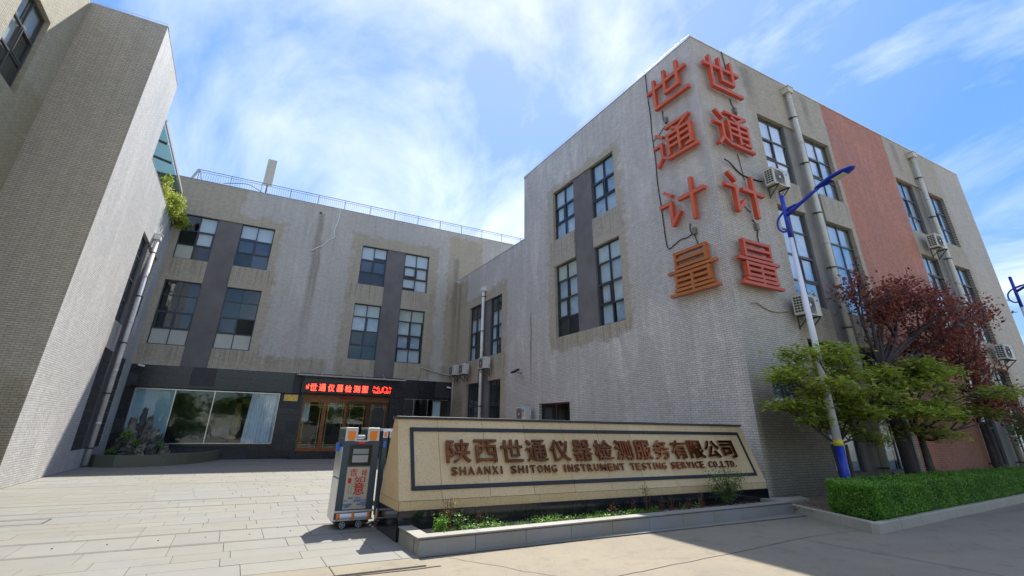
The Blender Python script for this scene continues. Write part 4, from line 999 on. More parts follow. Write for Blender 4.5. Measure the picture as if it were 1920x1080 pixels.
cable(FB, [(11.06, 11.9), (10.8, 11.95), (10.6, 12.1), (10.4, 12.2)], .014, M['blacktube'], 'thin black cable branch beside the second character on the courtyard wall')
cable(FB, [(9.92, 8.05), (9.94, 7.75), (9.8, 7.55), (9.74, 7.3), (9.65, 7.1)], .016, M['blacktube'], 'black cable between third and lowest character on the courtyard wall')
cable(FC, [(13.76, 15.15), (13.79, 14.7), (13.82, 14.2)], .018, M['blacktube'], 'black cable from the parapet to the topmost street side character')
cable(FC, [(13.68, 12.9), (13.75, 12.65), (13.9, 12.4), (13.85, 12.15), (13.7, 12.1)], .018, M['blacktube'], 'black cable loop below the topmost street side character')
cable(FC, [(13.5, 10.5), (13.55, 10.1), (13.6, 9.5)], .014, M['blacktube'], 'thin black cable between second and third street side characters')
cable(FC, [(12.6, 9.98, .1), (12.9, 9.97, .05), (13.2, 9.86), (13.5, 9.7), (14.1, 9.68), (14.6, 9.72)], .025, M['blacktube'], 'thick black hose on the street wall leading to the topmost air conditioner')
cable(FC, [(13.3, 8.5), (13.5, 8.35), (13.6, 8.32)], .014, M['blacktube'], 'short black cable across the third street side character')
cable(FC, [(13.6, 8.05), (13.75, 7.9), (13.78, 7.7), (13.7, 7.5), (13.68, 7.1)], .018, M['blacktube'], 'black cable between third and lowest street side characters')
cable(FC, [(12.78, 5.18, .03), (13.0, 5.22, .02), (13.3, 5.12), (13.7, 5.05), (14.1, 5.08), (14.5, 5.16)], .022, M['greytube'], 'grey insulated hose on the street wall leading to the lower air conditioner')
for (f_, u, z, l) in ((FB, 10.3, 12.38, 'courtyard wall under the topmost character'), (FB, 9.75, 7.7, 'courtyard wall under the third character'), (FC, 13.8, 12.4, 'street wall under the topmost character'), (FC, 13.7, 7.8, 'street wall under the third character')):
    mb = MB(); f_.box(mb, u-.06, u+.06, .0, .12, z-.11, z+.11); prop(mb.build('junction_box', mat('grey box', (.18, .17, .15), .6), bevel=.01), 'small grey junction box on the '+l, 'junction box', 'junction boxes behind the characters')
cable(FA, [(3.52, 14.9), (3.5, 14.2), (3.35, 13.3), (3.42, 12.9), (3.1, 12.62), (2.9, 12.3), (2.5, 12.0), (2.2, 11.75)], .03, M['white'], 'white cable hanging from the parapet on the rear block')
cable(FA, [(9.9, 5.2), (10.6, 5.05), (11.3, 4.9), (12.0, 4.85)], .045, M['greytube'], 'grey insulated pipe on the rear wall leading to the corner air conditioners')
cable(FA, [(9.9, 4.7), (9.75, 4.3), (9.3, 3.9), (8.9, 3.85), (8.5, 4.0)], .015, M['blacktube'], 'thin black cable hanging beside the entrance canopy')
mb = MB(); mb.tube([FB.p(30.1, .06, 4.6), FB.p(30.1, .06, 2.6)], .02, 6); prop(mb.build('drain_hose', M['white'], smooth=True), 'thin white drain hose in the rear corner of the yard', 'hose')
mb = MB(); FA.box(mb, 2.3, 2.42, .0, .06, 14.35, 14.46); prop(mb.build('scupper', M['clip']), 'small rusty overflow spout high on the rear wall', 'spout')

# ================================================================== DRAINPIPES
def drainpipe(face, u, z0, z1, r, m, label, head=True):
    mb = MB(); mb.tube([face.p(u, r+.05, z0), face.p(u, r+.05, z1)], r, 14)
    t = empty('drainpipe', face.p(u, 0, z0), label, 'drainpipe', 'rainwater pipes on the walls')
    mb.build('pipe', m, t, smooth=True)
    if head:
        mb = MB(); face.box(mb, u-r*1.7, u+r*1.7, .0, r*2+.09, z1-.02, z1+.22); face.box(mb, u-r*2.0, u+r*2.0, .0, r*2+.12, z1+.221, z1+.27); mb.build('rainwater_head', m, t, bevel=.01)
    z = z0+.6
    while z < z1-.2:
        mb = MB(); mb.tube([face.p(u, r+.05, z), face.p(u, r+.05, z+.05)], r*1.12, 14); face.box(mb, u-r*1.5, u-r, .0, r+.05, z, z+.05); mb.build('pipe_clip', M['clip'], t)
        mb = MB(); mb.tube([face.p(u, r+.05, z+.9), face.p(u, r+.05, z+1.0)], r*1.07, 14)
        if z+1.0 < z1: mb.build('pipe_collar', m, t, smooth=True)
        z += 2.1
    return t
drainpipe(FL, 26.6, .06, 9.75, .10, M['pvcw'], 'white rust streaked drainpipe on the sunlit left wall')
drainpipe(FB, 25.72, .06, 9.45, .085, M['pvcw'], 'white drainpipe between the two window columns in the far corner of the yard')
drainpipe(FC, 17.45, .1, 14.55, .10, M['pvc'], 'cream drainpipe between the first two window columns behind the street lamp')
drainpipe(FC, 27.4, .1, 14.5, .10, M['pvc'], 'cream drainpipe right of the red tile band')
drainpipe(FC, 25.02, .1, 4.3, .10, M['pvcw'], 'short pale drainpipe at the right edge of the red brick base', head=False)

# ================================================================== AIR CONDITIONERS
def make_ac(label, w=.86, h=.60, d=.34):
    """local: front faces -Y, left side -X, origin at the bottom centre of the back"""
    t = empty('air_conditioner', (0, 0, 0), label, 'air conditioner', 'outdoor air conditioner units')
    def L(mb, name, m, bev=0, par=t):
        me = mb.mesh(name, m); o = link(name, me, par, (0, 0, 0), bev, local=True); return o
    mb = MB(); mb.box((-w/2, -d, .0), (w/2, 0, h)); L(mb, 'casing', M['acwhite'], .012)
    mb = MB(); mb.box((-w/2-.008, -d-.008, h), (w/2+.008, .005, h+.022)); L(mb, 'top_cover', M['acwhite'], .008)
    mb = MB()
    for i in range(6):
        for j in range(3): mb.box((-w/2-.004, -d+.04+j*.09, .07+i*.082), (-w/2+.002, -d+.11+j*.09, .13+i*.082))
    L(mb, 'side_grille', M['acgrille'])
    cx, cz, R = -w*.12, h*.5, h*.43
    mb = MB(); mb.box((cx-R, -d-.006, cz-R), (cx+R, -d+.004, cz+R)); L(mb, 'fan_guard', M['acfan'])
    mb = MB()
    for k in range(1, 7): mb.tube([(cx+R*.155*k*math.cos(a), -d-.010, cz+R*.155*k*math.sin(a)) for a in np.linspace(0, 2*math.pi, 21)], .0045, 4, cap=False)
    for k in range(8):
        a = k*math.pi/4; mb.tube([(cx+.15*R*math.cos(a), -d-.010, cz+.15*R*math.sin(a)), (cx+.95*R*math.cos(a), -d-.010, cz+.95*R*math.sin(a))], .004, 4)
    L(mb, 'guard_rings', M['acgrille'])
    mb = MB(); mb.tube([(cx, -d-.018, cz), (cx, -d-.006, cz)], R*.17, 14); L(mb, 'hub', M['white'])
    mb = MB(); mb.box((w*.30, -d-.003, h*.76), (w*.43, -d+.002, h*.84)); L(mb, 'badge', M['gblue'])
    mb = MB()
    for x in (-w*.33, w*.33):
        mb.box((x-.02, -d-.04, -.04), (x+.02, .02, -.003)); mb.box((x-.02, .0, -.42), (x+.02, .03, -.04)); mb.obox((x, -d/2-.0, -.2), (.012, 0, 0), (0, -d/2-.01, .16), (0, .008, .012))
    L(mb, 'bracket', M['iron'])
    mb = MB(); P = [(w/2, -.1, .25), (w/2+.09, -.09, .2), (w/2+.10, -.06, .05), (w/2+.02, .03, -.05)]; mb.tube(P, .016, 6); P = [(w/2, -.1, .18), (w/2+.06, -.1, .12), (w/2+.06, -.06, .02), (w/2, .03, -.12)]; mb.tube(P, .016, 6)
    L(mb, 'pipe', M['greytube']); return t
ac = make_ac('air conditioner high on the street wall, above the street lamp arm'); ac.location = (14.88, 8.55, 9.42)
for (loc, rz, lb) in (((14.92, 8.55, 4.98), 0, 'air conditioner behind the street lamp pole, lower one on the street wall'),
                      ((26.0, 8.55, 9.28), 0, 'air conditioner under the third floor window right of the red tile band'),
                      ((28.95, 8.55, 4.72), 0, 'rightmost air conditioner at the edge of the photo'),
                      ((11.90, 24.8, 4.72), -math.pi/2, 'nearest of the three clustered air conditioners in the rear yard corner'),
                      ((11.90, 27.7, 4.66), -math.pi/2, 'middle of the three air conditioners clustered in the rear yard corner'),
                      ((11.90, 29.3, 4.72), -math.pi/2, 'farthest and smallest of the three air conditioners in the rear yard corner')):
    dup_thing(ac, loc, lb, rz)
lowac = dup_thing(ac, (11.88, 20.35, 1.98), 'air conditioner with blue and orange stickers low on the courtyard wall', -math.pi/2)
for (z0, z1, m_) in ((.38, .50, M['gblue']), (.20, .34, M['gorange'])):
    mb = MB(); mb.box((.2, -.346, z0), (.32, -.341, z1)); link('sticker', mb.mesh('sticker', m_), lowac, (0, 0, 0), local=True)

# ================================================================== SMALL FIXTURES
def floodlight():
    t = empty('floodlight', (12.1, 21.2, 4.3), 'small black floodlight on the courtyard wall', 'floodlight')
    mb = MB(); mb.tube([(12.1, 21.2, 4.2), (11.85, 21.2, 4.2)], .02, 6); mb.build('arm', M['blacktube'], t)
    mb = MB(); mb.obox((11.72, 21.2, 4.28), (.14, 0, .08), (0, .18, 0), (-.02, 0, .035)); mb.build('housing', M['blacktube'], t)
    mb = MB(); mb.obox((11.735, 21.2, 4.243), (.11, 0, .063), (0, .14, 0), (-.001, 0, .002)); mb.build('lens', M['acfan'], t)
floodlight()
def cctv(p, d, label):
    t = empty('security_camera', p, label, 'camera', 'white security cameras on the walls'); p = Vector(p); d = Vector(d)
    mb = MB(); mb.tube([p, p+d*.18], .018, 6); mb.build('arm', M['white'], t)
    q = p+d*.2; s = Vector((-d.y, d.x, 0)) if abs(d.z) < .9 else Vector((1, 0, 0))
    mb = MB(); mb.tube([q-s*.14+Vector((0,0,.03)), q+s*.14-Vector((0,0,.03))], .05, 10); mb.build('housing', M['white'], t, smooth=False)
cctv((-4.6, 30.48, 4.31), (0, -1, 0), 'white security camera at the top left corner of the black granite floor')
cctv((12.08, 29.8, 12.0-.95), (-1, 0, 0), 'white security camera near the top of the wall corner')
cctv((11.95, 30.3, 4.05), (-.7, -.7, 0), 'white security camera at the right end of the granite fascia')
# brass plaque
pq = empty('plaque', (2.55, 30.5, 2.9), 'small brass name plaque on black granite left of the doors', 'plaque')
mb = MB(); FA.box(mb, 2.2, 2.92, .035, .06, 2.90, 3.24); mb.build('plate', M['gold'], pq, bevel=.005)
# LED board
led = empty('led_sign', (5.55, 30.3, 3.4), 'black LED board with red scrolling characters above the entrance doors', 'sign')
mb = MB(); FA.box(mb, 2.98, 8.14, .06, .46, 3.36, 3.96); mb.build('housing', M['gblack'], led, bevel=.02)
M['led'] = mat('lit red LED', (.6, .02, .01), .5, emit=((1, .03, .015), 2.6))
mb = MB(); FA.box(mb, 2.98, 8.14, .462, .48, 3.36, 3.385); FA.box(mb, 2.98, 8.14, .462, .48, 3.935, 3.96); FA.box(mb, 2.98, 3.005, .462, .48, 3.386, 3.934); FA.box(mb, 8.115, 8.14, .462, .48, 3.386, 3.934); mb.build('bezel', M['clip'], led)
xs_ = 3.42
for i, ch in enumerate('世通仪器检测服'):
    place_glyph(ch, Vector(FA.p(3.60+i*.48, .464, 3.67)), (1, 0, 0), (0, 0, 1), .36, .38, .004, [M['led']], led, 'led_character', .008)
mb = MB()
for (x, z, w, h) in [(3.22, 3.62, .03, .2), (3.31, 3.62, .03, .26), (3.22, 3.70, .1, .03)]: FA.box(mb, x, x+w, .464, .468, z-.06, z-.06+h)
for k in range(85):   # unreadable small rows of lit dots at the right end
    x = 6.88+random.random()*1.12; z = random.choice((3.50, 3.53, 3.56, 3.62, 3.72, 3.76, 3.80, 3.84))+random.random()*.012
    FA.box(mb, x, x+.02+random.random()*.05, .464+k*.00002, .468, z, z+.022)
mb.build('led_dots', M['led'], led)
mb = MB(); FA.box(mb, 5.3, 5.95, .0, .02, 3.17, 3.27); prop(mb.build('door_label', mat('red plastic plate', (.55, .03, .01), .4)), 'small red plate above the middle of the entrance doors', 'plate')
# canopy over the entrance
can = empty('entrance_canopy', (5.6, 30.1, 4.2), 'narrow glass canopy on steel arms above the LED board', 'canopy')
M['canglass'] = glass_mat('smoked canopy glass', .12, (.68, .70, .64), .1)
mb = MB(); FA.box(mb, 2.66, 8.75, .95, 1.0, 4.24, 4.30); FA.box(mb, 2.66, 8.75, .05, .09, 4.30, 4.36); mb.build('beam', M['canopyfascia'], can)
for i in range(6):
    x = 2.72+i*1.2; mb = MB(); mb.obox(FA.p(x, .52, 4.30), (.02, 0, 0), (0, -.45, -.03), (0, -.001, .025)); mb.tube([FA.p(x, .05, 4.62), FA.p(x, .85, 4.3)], .012, 6); mb.build('arm', M['canopyfascia'], can)
    if i < 5: 
        mb = MB(); mb.box(FA.p(x+.02, .04, 4.345), FA.p(x+1.18, 1.02, 4.357)); mb.build('glass_panel', M['canglass'], can)
# roof railing
rl = empty('roof_railing', (6, 31, 14.98), 'blue grey steel railing along the roof edge of the rear block', 'railing')
mb = MB(); y_ = 30.78
for z in (15.75, 15.62, 15.08): mb.tube([(-4.7, y_, z), (17.6, y_, z)], .022 if z > 15.7 else .014, 6)
mb.tube([(-4.7, y_, 15.75), (-4.7, y_+2.5, 15.75)], .022, 6); mb.tube([(-4.7, y_, 15.08), (-4.7, y_+2.5, 15.08)], .014, 6)
mb.build('rail', M['rail'], rl)
for i in range(14):
    x = -4.7+i*1.7; mb = MB(); mb.tube([(x, y_, 14.95), (x, y_, 15.75)], .02, 6); mb.build('post', M['rail'], rl)
me = None
for i in range(172):
    x = -4.57+i*.13
    if me is None: mb = MB(); mb.tube([(0, 0, 0), (0, 0, .54)], .007, 4); me = mb.mesh('baluster', M['rail'])
    if x < 17.5: link('baluster', me, rl, (x, y_, 15.08))
mb = MB(); mb.obox((-4.85, 30.7, 15.35), (.05, 0, -.0), (0, .1, 0), (.12, 0, .36)); mb.build('brace', M['coping'], rl)
# antenna
an = empty('antenna', (-1.05, 31.5, 14.98), 'tall beige panel antenna standing on the rear roof', 'antenna')
mb = MB(); mb.box((-1.32, 31.40, 16.0), (-.78, 31.60, 17.85)); mb.build('radome', M['beige'], an, bevel=.04)
mb = MB(); mb.tube([(-1.05, 31.55, 14.4), (-1.05, 31.55, 16.4)], .04, 8); mb.tube([(-1.05, 31.5, 15.9), (-1.0, 31.4, 15.5), (-1.15, 31.4, 15.2)], .015, 5); mb.build('mast', M['clip'], an)
cable(Face('x', 31.2, -1), [(-3.4, 15.35), (-2.2, 15.62), (-1.6, 15.45), (-1.1, 15.2)], .02, M['blacktube'], 'black cable sagging along the roof railing to the antenna')
# curved planter + rockery
cp = empty('curved_planter', (-3.2, 28, 0), 'curved low stone planter against the rear wall, holding the rockery', 'planter')
pts = [(-4.85, 26.9), (-4.6, 26.35), (-3.9, 25.95), (-3.0, 25.95), (-2.2, 26.4), (-1.5, 27.2), (-.9, 28.3), (-.5, 29.4), (-.3, 30.28)]
M['moss'] = speck('mossy grey planter stone', (.15, .155, .11), (.06, .065, .04), 25, .6)
def offs(p, d):
    r = []
    for i in range(len(p)):
        a = Vector(p[max(i-1, 0)]); b = Vector(p[min(i+1, len(p)-1)]); t = (b-a).normalized(); r.append(tuple(Vector(p[i])+Vector((-t.y, t.x))*d))
    return r
inn = offs(pts, .16)
for i in range(len(pts)-1):
    mb = MB(); mb.prism([pts[i], pts[i+1], inn[i+1], inn[i]], 0, .44); mb.build('planter_stone', M['moss'], cp)
mb = MB(); mb.prism(inn+[(-.5, 30.4), (-4.9, 30.4), (-5.0, 27.2)], 0, .32); mb.build('soil', M['bed'], cp)
rk = empty('rockery', (-3.6, 28.3, .3), 'jagged upright rockery stones with small green plants in the curved planter', 'rockery')
M['rock'] = mat('weathered rock', (.19, .178, .14), .9, noise=(5, .75, 9), bump=(9, 1.0)); M['rock2'] = mat('dark wet rock', (.07, .07, .065), .8, noise=(6, .6, 9), bump=(9, 1.0))
for k, (x, y, h, r, dark) in enumerate([(-3.65, 28.4, 2.0, .16, 1), (-3.45, 28.3, 1.65, .22, 0), (-3.85, 28.2, 1.55, .24, 0), (-4.15, 28.0, 1.1, .26, 0), (-3.05, 28.2, 1.15, .25, 0), (-2.75, 28.1, .9, .22, 1), (-3.35, 27.7, .95, .22, 0), (-3.7, 27.5, .65, .2, 0), (-2.95, 27.6, .7, .2, 1), (-4.3, 27.6, .6, .2, 1), (-3.3, 27.2, .5, .17, 0), (-2.5, 27.8, .5, .2, 0), (-3.95, 27.2, .42, .2, 1), (-3.6, 28.5, 1.3, .35, 1)]):
    mb = MB(); n = 9; lv = 9; base = 0
    for j in range(lv):
        t = j/(lv-1); rr = r*(1.05-.5*t**2.2)
        for i in range(n):
            a = 2*math.pi*i/n; q = rr*(1+random.uniform(-.32, .32)); mb.v.append((x+q*math.cos(a)+.12*t*math.sin(k*2.3), y+q*math.sin(a), .28+h*t+random.uniform(-.06, .06)*(h if t < .99 else 1.5)))
    for j in range(lv-1):
        for i in range(n): mb.f.append((j*n+i, j*n+(i+1) % n, (j+1)*n+(i+1) % n, (j+1)*n+i)); mb.m.append(0)
    mb.f.append(tuple((lv-1)*n+i for i in range(n))); mb.m.append(0)
    mb.build('rock', M['rock2'] if dark else M['rock'], rk)

# ================================================================== STREET LAMPS
M['lampblue'] = mat('cobalt blue paint', (.01, .035, .42), .3, noise=(4, .2)); M['lampwhite'] = mat('white pole paint', (.74, .75, .80), .35, noise=(3, .06)); M['lampyellow'] = mat('yellow band paint', (.70, .55, .05), .5); M['lamplens'] = mat('milky lamp lens', (.60, .62, .45), .25)
def make_lamp(label):
    t = empty('street_lamp', (0, 0, 0), label, 'street lamp', 'blue and white street lamps')
    def L(mb, name, m, smooth=True, bev=0): me = mb.mesh(name, m, smooth=smooth); return link(name, me, t, (0, 0, 0), bev, local=True)
    mb = MB(); mb.tube([(0,0,0),(0,0,1.3)], [.105,.10], 18); L(mb, 'pole_sleeve', M['lampblue'])
    mb = MB(); mb.tube([(0,0,1.30),(0,0,1.44)], .108, 18); L(mb, 'yellow_band', M['lampyellow'])
    mb = MB(); mb.tube([(0,0,1.44),(0,0,6.72)], [.095,.058], 18); L(mb, 'pole', M['lampwhite'])
    mb = MB(); mb.tube([(0,0,6.72),(0,0,8.0)], [.062,.058], 18); mb.tube([(0,0,8.0),(0,0,8.08)], [.06,.05], 14)
    A = [(0, .02, 7.38), (0, -.4, 7.58), (0, -.8, 7.76), (0, -1.05, 7.85)]; mb.tube(A, [.055, .05, .045, .042], 10)
    B = [(0, .05, 6.95), (0, .18, 6.97), (0, .29, 7.12), (0, .27, 7.34), (0, .12, 7.50), (0, -.1, 7.60), (0, -.35, 7.64)]
    out = []; P = [Vector(p) for p in B]
    for i in range(len(P)-1):
        p0, p1, p2, p3 = P[max(i-1,0)], P[i], P[i+1], P[min(i+2,len(P)-1)]
        for k in range(5): s = k/5; out.append(.5*((2*p1)+(-p0+p2)*s+(2*p0-5*p1+4*p2-p3)*s*s+(-p0+3*p1-3*p2+p3)*s**3))
    out.append(P[-1]); mb.tube(out, .030, 8); mb.tube([(0,0,7.52),(0,-.45,7.66)], .014, 6)
    L(mb, 'arm', M['lampblue'])
    # head: flattened teardrop
    mb = MB(); n = 16; secs = [(-.95, .04, .04), (-1.08, .08, .06), (-1.28, .15, .075), (-1.5, .20, .08), (-1.78, .19, .07), (-1.97, .12, .045), (-2.05, .02, .012)]
    for (yy, hw, hh) in secs:
        zc = 7.86+(-yy-1.0)*.17
        for k in range(n):
            a = 2*math.pi*k/n; zz = math.sin(a); mb.v.append((hw*math.cos(a), yy, zc+hh*(zz if zz > 0 else zz*.35)*1.3))
    for i in range(len(secs)-1):
        for k in range(n): mb.f.append((i*n+k, (i+1)*n+k, (i+1)*n+(k+1) % n, i*n+(k+1) % n)); mb.m.append(0)
    mb.f.append(tuple(range(n))); mb.f.append(tuple(reversed(range((len(secs)-1)*n, len(secs)*n)))); mb.m += [0, 0]
    L(mb, 'lamp_head', M['lampblue'])
    mb = MB(); mb.obox((0, -1.62, 7.918), (.11, 0, 0), (0, -.17, .029), (0, .001, .006)); L(mb, 'lens', M['lamplens'], False)
    return t
lamp = make_lamp('near blue and white street lamp rising behind the hedge'); lamp.location = (13.0, 7.3, .08)
dup_thing(lamp, (29.0, 7.3, .1), 'far street lamp at the right edge, only its pole top and blue arm visible')

# ================================================================== VEGETATION
def leafmat(name, cols, rough=.5, trans=.35):
    m = bpy.data.materials.new(name); m.use_nodes = True; nt = m.node_tree; g = NG(nt); b = nt.nodes['Principled BSDF']
    geo = g.N.new('ShaderNodeNewGeometry')
    r = g.N.new('ShaderNodeValToRGB'); r.color_ramp.interpolation = 'LINEAR'
    while len(r.color_ramp.elements) < len(cols): r.color_ramp.elements.new(.5)
    for i, c in enumerate(cols): r.color_ramp.elements[i].position = i/(len(cols)-1); r.color_ramp.elements[i].color = (*c, 1)
    v = g.m('ADD', g.m('MULTIPLY', geo.outputs['Random Per Island'], .55), g.rng(g.noise(geo.outputs['Position'], 1.6, 3), .3, .7, 0, .45))
    g.L.new(v, r.inputs[0]); g.L.new(r.outputs[0], b.inputs['Base Color']); b.inputs['Roughness'].default_value = rough
    tr = g.N.new('ShaderNodeBsdfTranslucent'); g.L.new(r.outputs[0], tr.inputs[0]); mx = g.N.new('ShaderNodeMixShader'); mx.inputs[0].default_value = trans
    g.L.new(b.outputs[0], mx.inputs[1]); g.L.new(tr.outputs[0], mx.inputs[2]); g.L.new(mx.outputs[0], nt.nodes['Material Output'].inputs[0])
    return m
M['lgreen'] = leafmat('maple green leaves', [(.08, .14, .02), (.20, .30, .03), (.36, .44, .05), (.55, .56, .09), (.62, .48, .14)], .5, .45)
M['lgreen2'] = leafmat('darker green leaves', [(.03, .07, .012), (.06, .13, .02), (.11, .19, .03), (.18, .25, .04)])
M['lred'] = leafmat('plum red leaves', [(.06, .02, .02), (.14, .035, .03), (.25, .06, .045), (.36, .11, .065), (.28, .14, .08)])
M['lpurple'] = leafmat('dark purple leaves', [(.03, .015, .02), (.06, .02, .03), (.1, .03, .035)])
M['lhedge'] = leafmat('hedge leaves', [(.05, .12, .012), (.10, .24, .02), (.17, .36, .03), (.25, .42, .05)], .4, .25)
M['lfresh'] = leafmat('fresh weed leaves', [(.06, .16, .01), (.12, .28, .02), (.22, .40, .04)])
M['ldead'] = leafmat('dead brown stems', [(.07, .035, .015), (.15, .07, .025), (.26, .12, .04)])
M['bark'] = mat('dark bark', (.085, .07, .055), .9, noise=(9, .5, 8), bump=(25, .8)); M['barkred'] = mat('dark plum bark', (.06, .045, .045), .9, noise=(9, .4), bump=(25, .6))
def leaves(name, P, size, m, parent, flat=.5, aspect=.55, kind=None, nrmbias=(0, 0, 1)):
    """P: (n,3) positions -> one small folded leaf (2 tris) at each"""
    P = np.asarray(P); n = len(P); s = size*rng.uniform(.45, 1.4, n)[:, None]
    d = rng.normal(size=(n, 3)); d[:, 2] *= (1-flat); d /= np.linalg.norm(d, axis=1)[:, None]
    up = rng.normal(size=(n, 3))*(1-flat*.7)+np.array(nrmbias)*flat*2.2; w = np.cross(d, up); w /= np.linalg.norm(w, axis=1)[:, None]+1e-9
    up2 = np.cross(w, d)
    a = P; b = P+d*s*.5+w*s*aspect*.5-up2*s*.08; c = P+d*s; e = P+d*s*.5-w*s*aspect*.5-up2*s*.08
    co = np.stack([a, b, c, e], 1).reshape(-1, 3)
    org = np.array([co[:, 0].mean(), co[:, 1].mean(), co[:, 2].min()]); co = co-org
    me = bpy.data.meshes.new(name); me.vertices.add(4*n); me.vertices.foreach_set('co', co.ravel())
    me.loops.add(4*n); me.loops.foreach_set('vertex_index', np.arange(4*n)); me.polygons.add(n); me.polygons.foreach_set('loop_start', np.arange(n)*4); me.polygons.foreach_set('loop_total', np.full(n, 4))
    me.materials.append(m); me.update(calc_edges=True)
    o = link(name, me, parent, tuple(org)); 
    if kind: o['kind'] = kind
    return o
def ell(c, r, n, shell=.35):
    d = rng.normal(size=(n, 3)); d /= np.linalg.norm(d, axis=1)[:, None]; q = rng.uniform(0, 1, n)**shell
    return np.array(c)+d*np.array(r)*q[:, None]
def bez(a, b, bend, n=7):
    a, b = Vector(a), Vector(b); m_ = (a+b)/2+Vector(bend); return [a*(1-t)**2+m_*2*t*(1-t)+b*t*t for t in [i/n for i in range(n+1)]]
def tree(name, base, h0, r0, pads, nleaf, size, lm, bm, label, cat='tree', group=None, stems=3, flat=.6, clump=.16, twig=5, fork=None, kk=16):
    """pads: list of (centre, radii, weight). Limbs run from the fork to every pad; leaves sit in clumps at twig ends"""
    t = empty(name, base, label, cat, group); base = Vector(base)
    fork = Vector(fork) if fork else base+Vector((.05, .05, h0)); mb = MB()
    for k in range(stems):
        o = Vector((random.uniform(-.12, .12), random.uniform(-.1, .1), 0))*(1 if stems > 1 else 0)
        mb.tube(bez(base+o, fork+o*1.6, (random.uniform(-.08, .08), random.uniform(-.05, .05), 0), 6), [r0*(1.25-.5*i/6)/(1 if stems == 1 else stems**.5) for i in range(7)], 9)
    P = []; wsum = sum(p[2] for p in pads)
    sub = []; host = []
    for (c, r, w) in pads:   # break every pad into uneven smaller sprays
        for q_ in range(3):
            f_ = random.uniform(.45, .8); host.append(c); sub.append(((c[0]+random.gauss(0, r[0]*.55), c[1]+random.gauss(0, r[1]*.5), c[2]+random.gauss(0, .5*r[2]+.05)), (r[0]*f_, r[1]*f_, r[2]*f_), w*f_))
    wsum_ = sum(p[2] for p in sub); limb = {}
    for c0 in {tuple(h) for h in host}: 
        limb[c0] = bez(fork, Vector(c0)-Vector((0, 0, .15)), (random.uniform(-.35, .35), random.uniform(-.25, .25), random.uniform(-.3, .3)), 8)
        mb.tube(limb[c0], [r0*(.36-.036*i) for i in range(9)], 7)
    for (c, r, w), h0_ in zip(sub, host):
        c = Vector(c); q = bez(limb[tuple(h0_)][random.randint(4, 6)], c, (random.uniform(-.15, .15), random.uniform(-.15, .15), random.uniform(-.1, .15)), 6)
        mb.tube(q, [r0*(.2-.025*i) for i in range(7)], 5)
        nc = max(4, int(nleaf*w/wsum_/kk)); cc_ = ell(c, r, nc, .45)
        for j, s in enumerate(cc_):
            if j % 2 == 0:
                st_ = q[random.randint(3, 6)]; mb.tube(bez(st_, s, (random.uniform(-.1, .1), random.uniform(-.1, .1), .08), 3), [r0*.12, r0*.08, r0*.05, r0*.02], 4, cap=False)
        k = kk; pts_ = np.repeat(cc_, k, axis=0)+rng.normal(size=(nc*k, 3))*np.array([clump, clump, clump*(1-flat*.6)])
        P.append(pts_)
    mb.build('trunk', bm, t, smooth=True)
    leaves('crown', np.concatenate(P), size, lm, t, flat=flat)
    return t
# green maples with flat, layered pads
tree('maple_tree', (13.85, 7.75, .1), 1.3, .10, [((12.1, 7.5, 2.25), (.85, .6, .16), 1.4), ((12.4, 7.7, 3.0), (.9, .6, .25), 1.5), ((13.2, 7.4, 2.75), (1.0, .7, .3), 2), ((14.0, 7.6, 3.35), (1.1, .7, .28), 2), ((13.2, 7.2, 3.3), (.9, .6, .2), 1.2),
      ((14.7, 7.3, 2.75), (1.1, .8, .3), 2), ((14.4, 7.2, 2.2), (1.1, .7, .25), 1.8), ((12.9, 7.6, 1.95), (.9, .5, .15), .7), ((14.6, 7.6, 1.75), (.9, .5, .22), 1.3)], 10500, .125, M['lgreen'], M['bark'],
     'small green maple with flat leaf layers, its branches crossing the street lamp pole', group='green maples behind the hedge', stems=4, flat=.8, clump=.13)
tree('maple_tree', (17.9, 7.7, .1), 1.6, .15, [((16.1, 7.3, 3.1), (1.2, .8, .3), 2), ((17.3, 7.4, 3.6), (1.4, .9, .35), 2.4), ((18.6, 7.3, 3.5), (1.3, .9, .3), 2), ((19.8, 7.3, 2.9), (1.3, .8, .25), 1.4), ((16.6, 7.1, 2.3), (1.3, .8, .25), 2), ((18.4, 7.1, 2.3), (1.5, .8, .25), 2), ((17.4, 7.0, 1.75), (1.3, .7, .2), 1.3), ((20.6, 7.2, 2.3), (1.2, .7, .2), 1), ((17.5, 7.6, 2.9), (1.2, .7, .3), 1.5)],
     10500, .13, M['lgreen'], M['bark'], 'broad green maple with layered crown in front of the red brick base', group='green maples behind the hedge', stems=3, flat=.8, clump=.13)
tree('shrub_tree', (26.2, 7.4, .1), 1.2, .08, [((24.6, 7.2, 1.9), (1.2, .7, .4), 1.5), ((26.0, 7.0, 2.3), (1.3, .8, .5), 2), ((27.6, 7.2, 2.7), (1.3, .8, .6), 2), ((26.6, 7.2, 1.7), (1.3, .7, .4), 1.4)], 5000, .09, M['lgreen2'], M['bark'],
     'dark green bushy tree at the right edge of the photo above the hedge', stems=3, flat=.4)
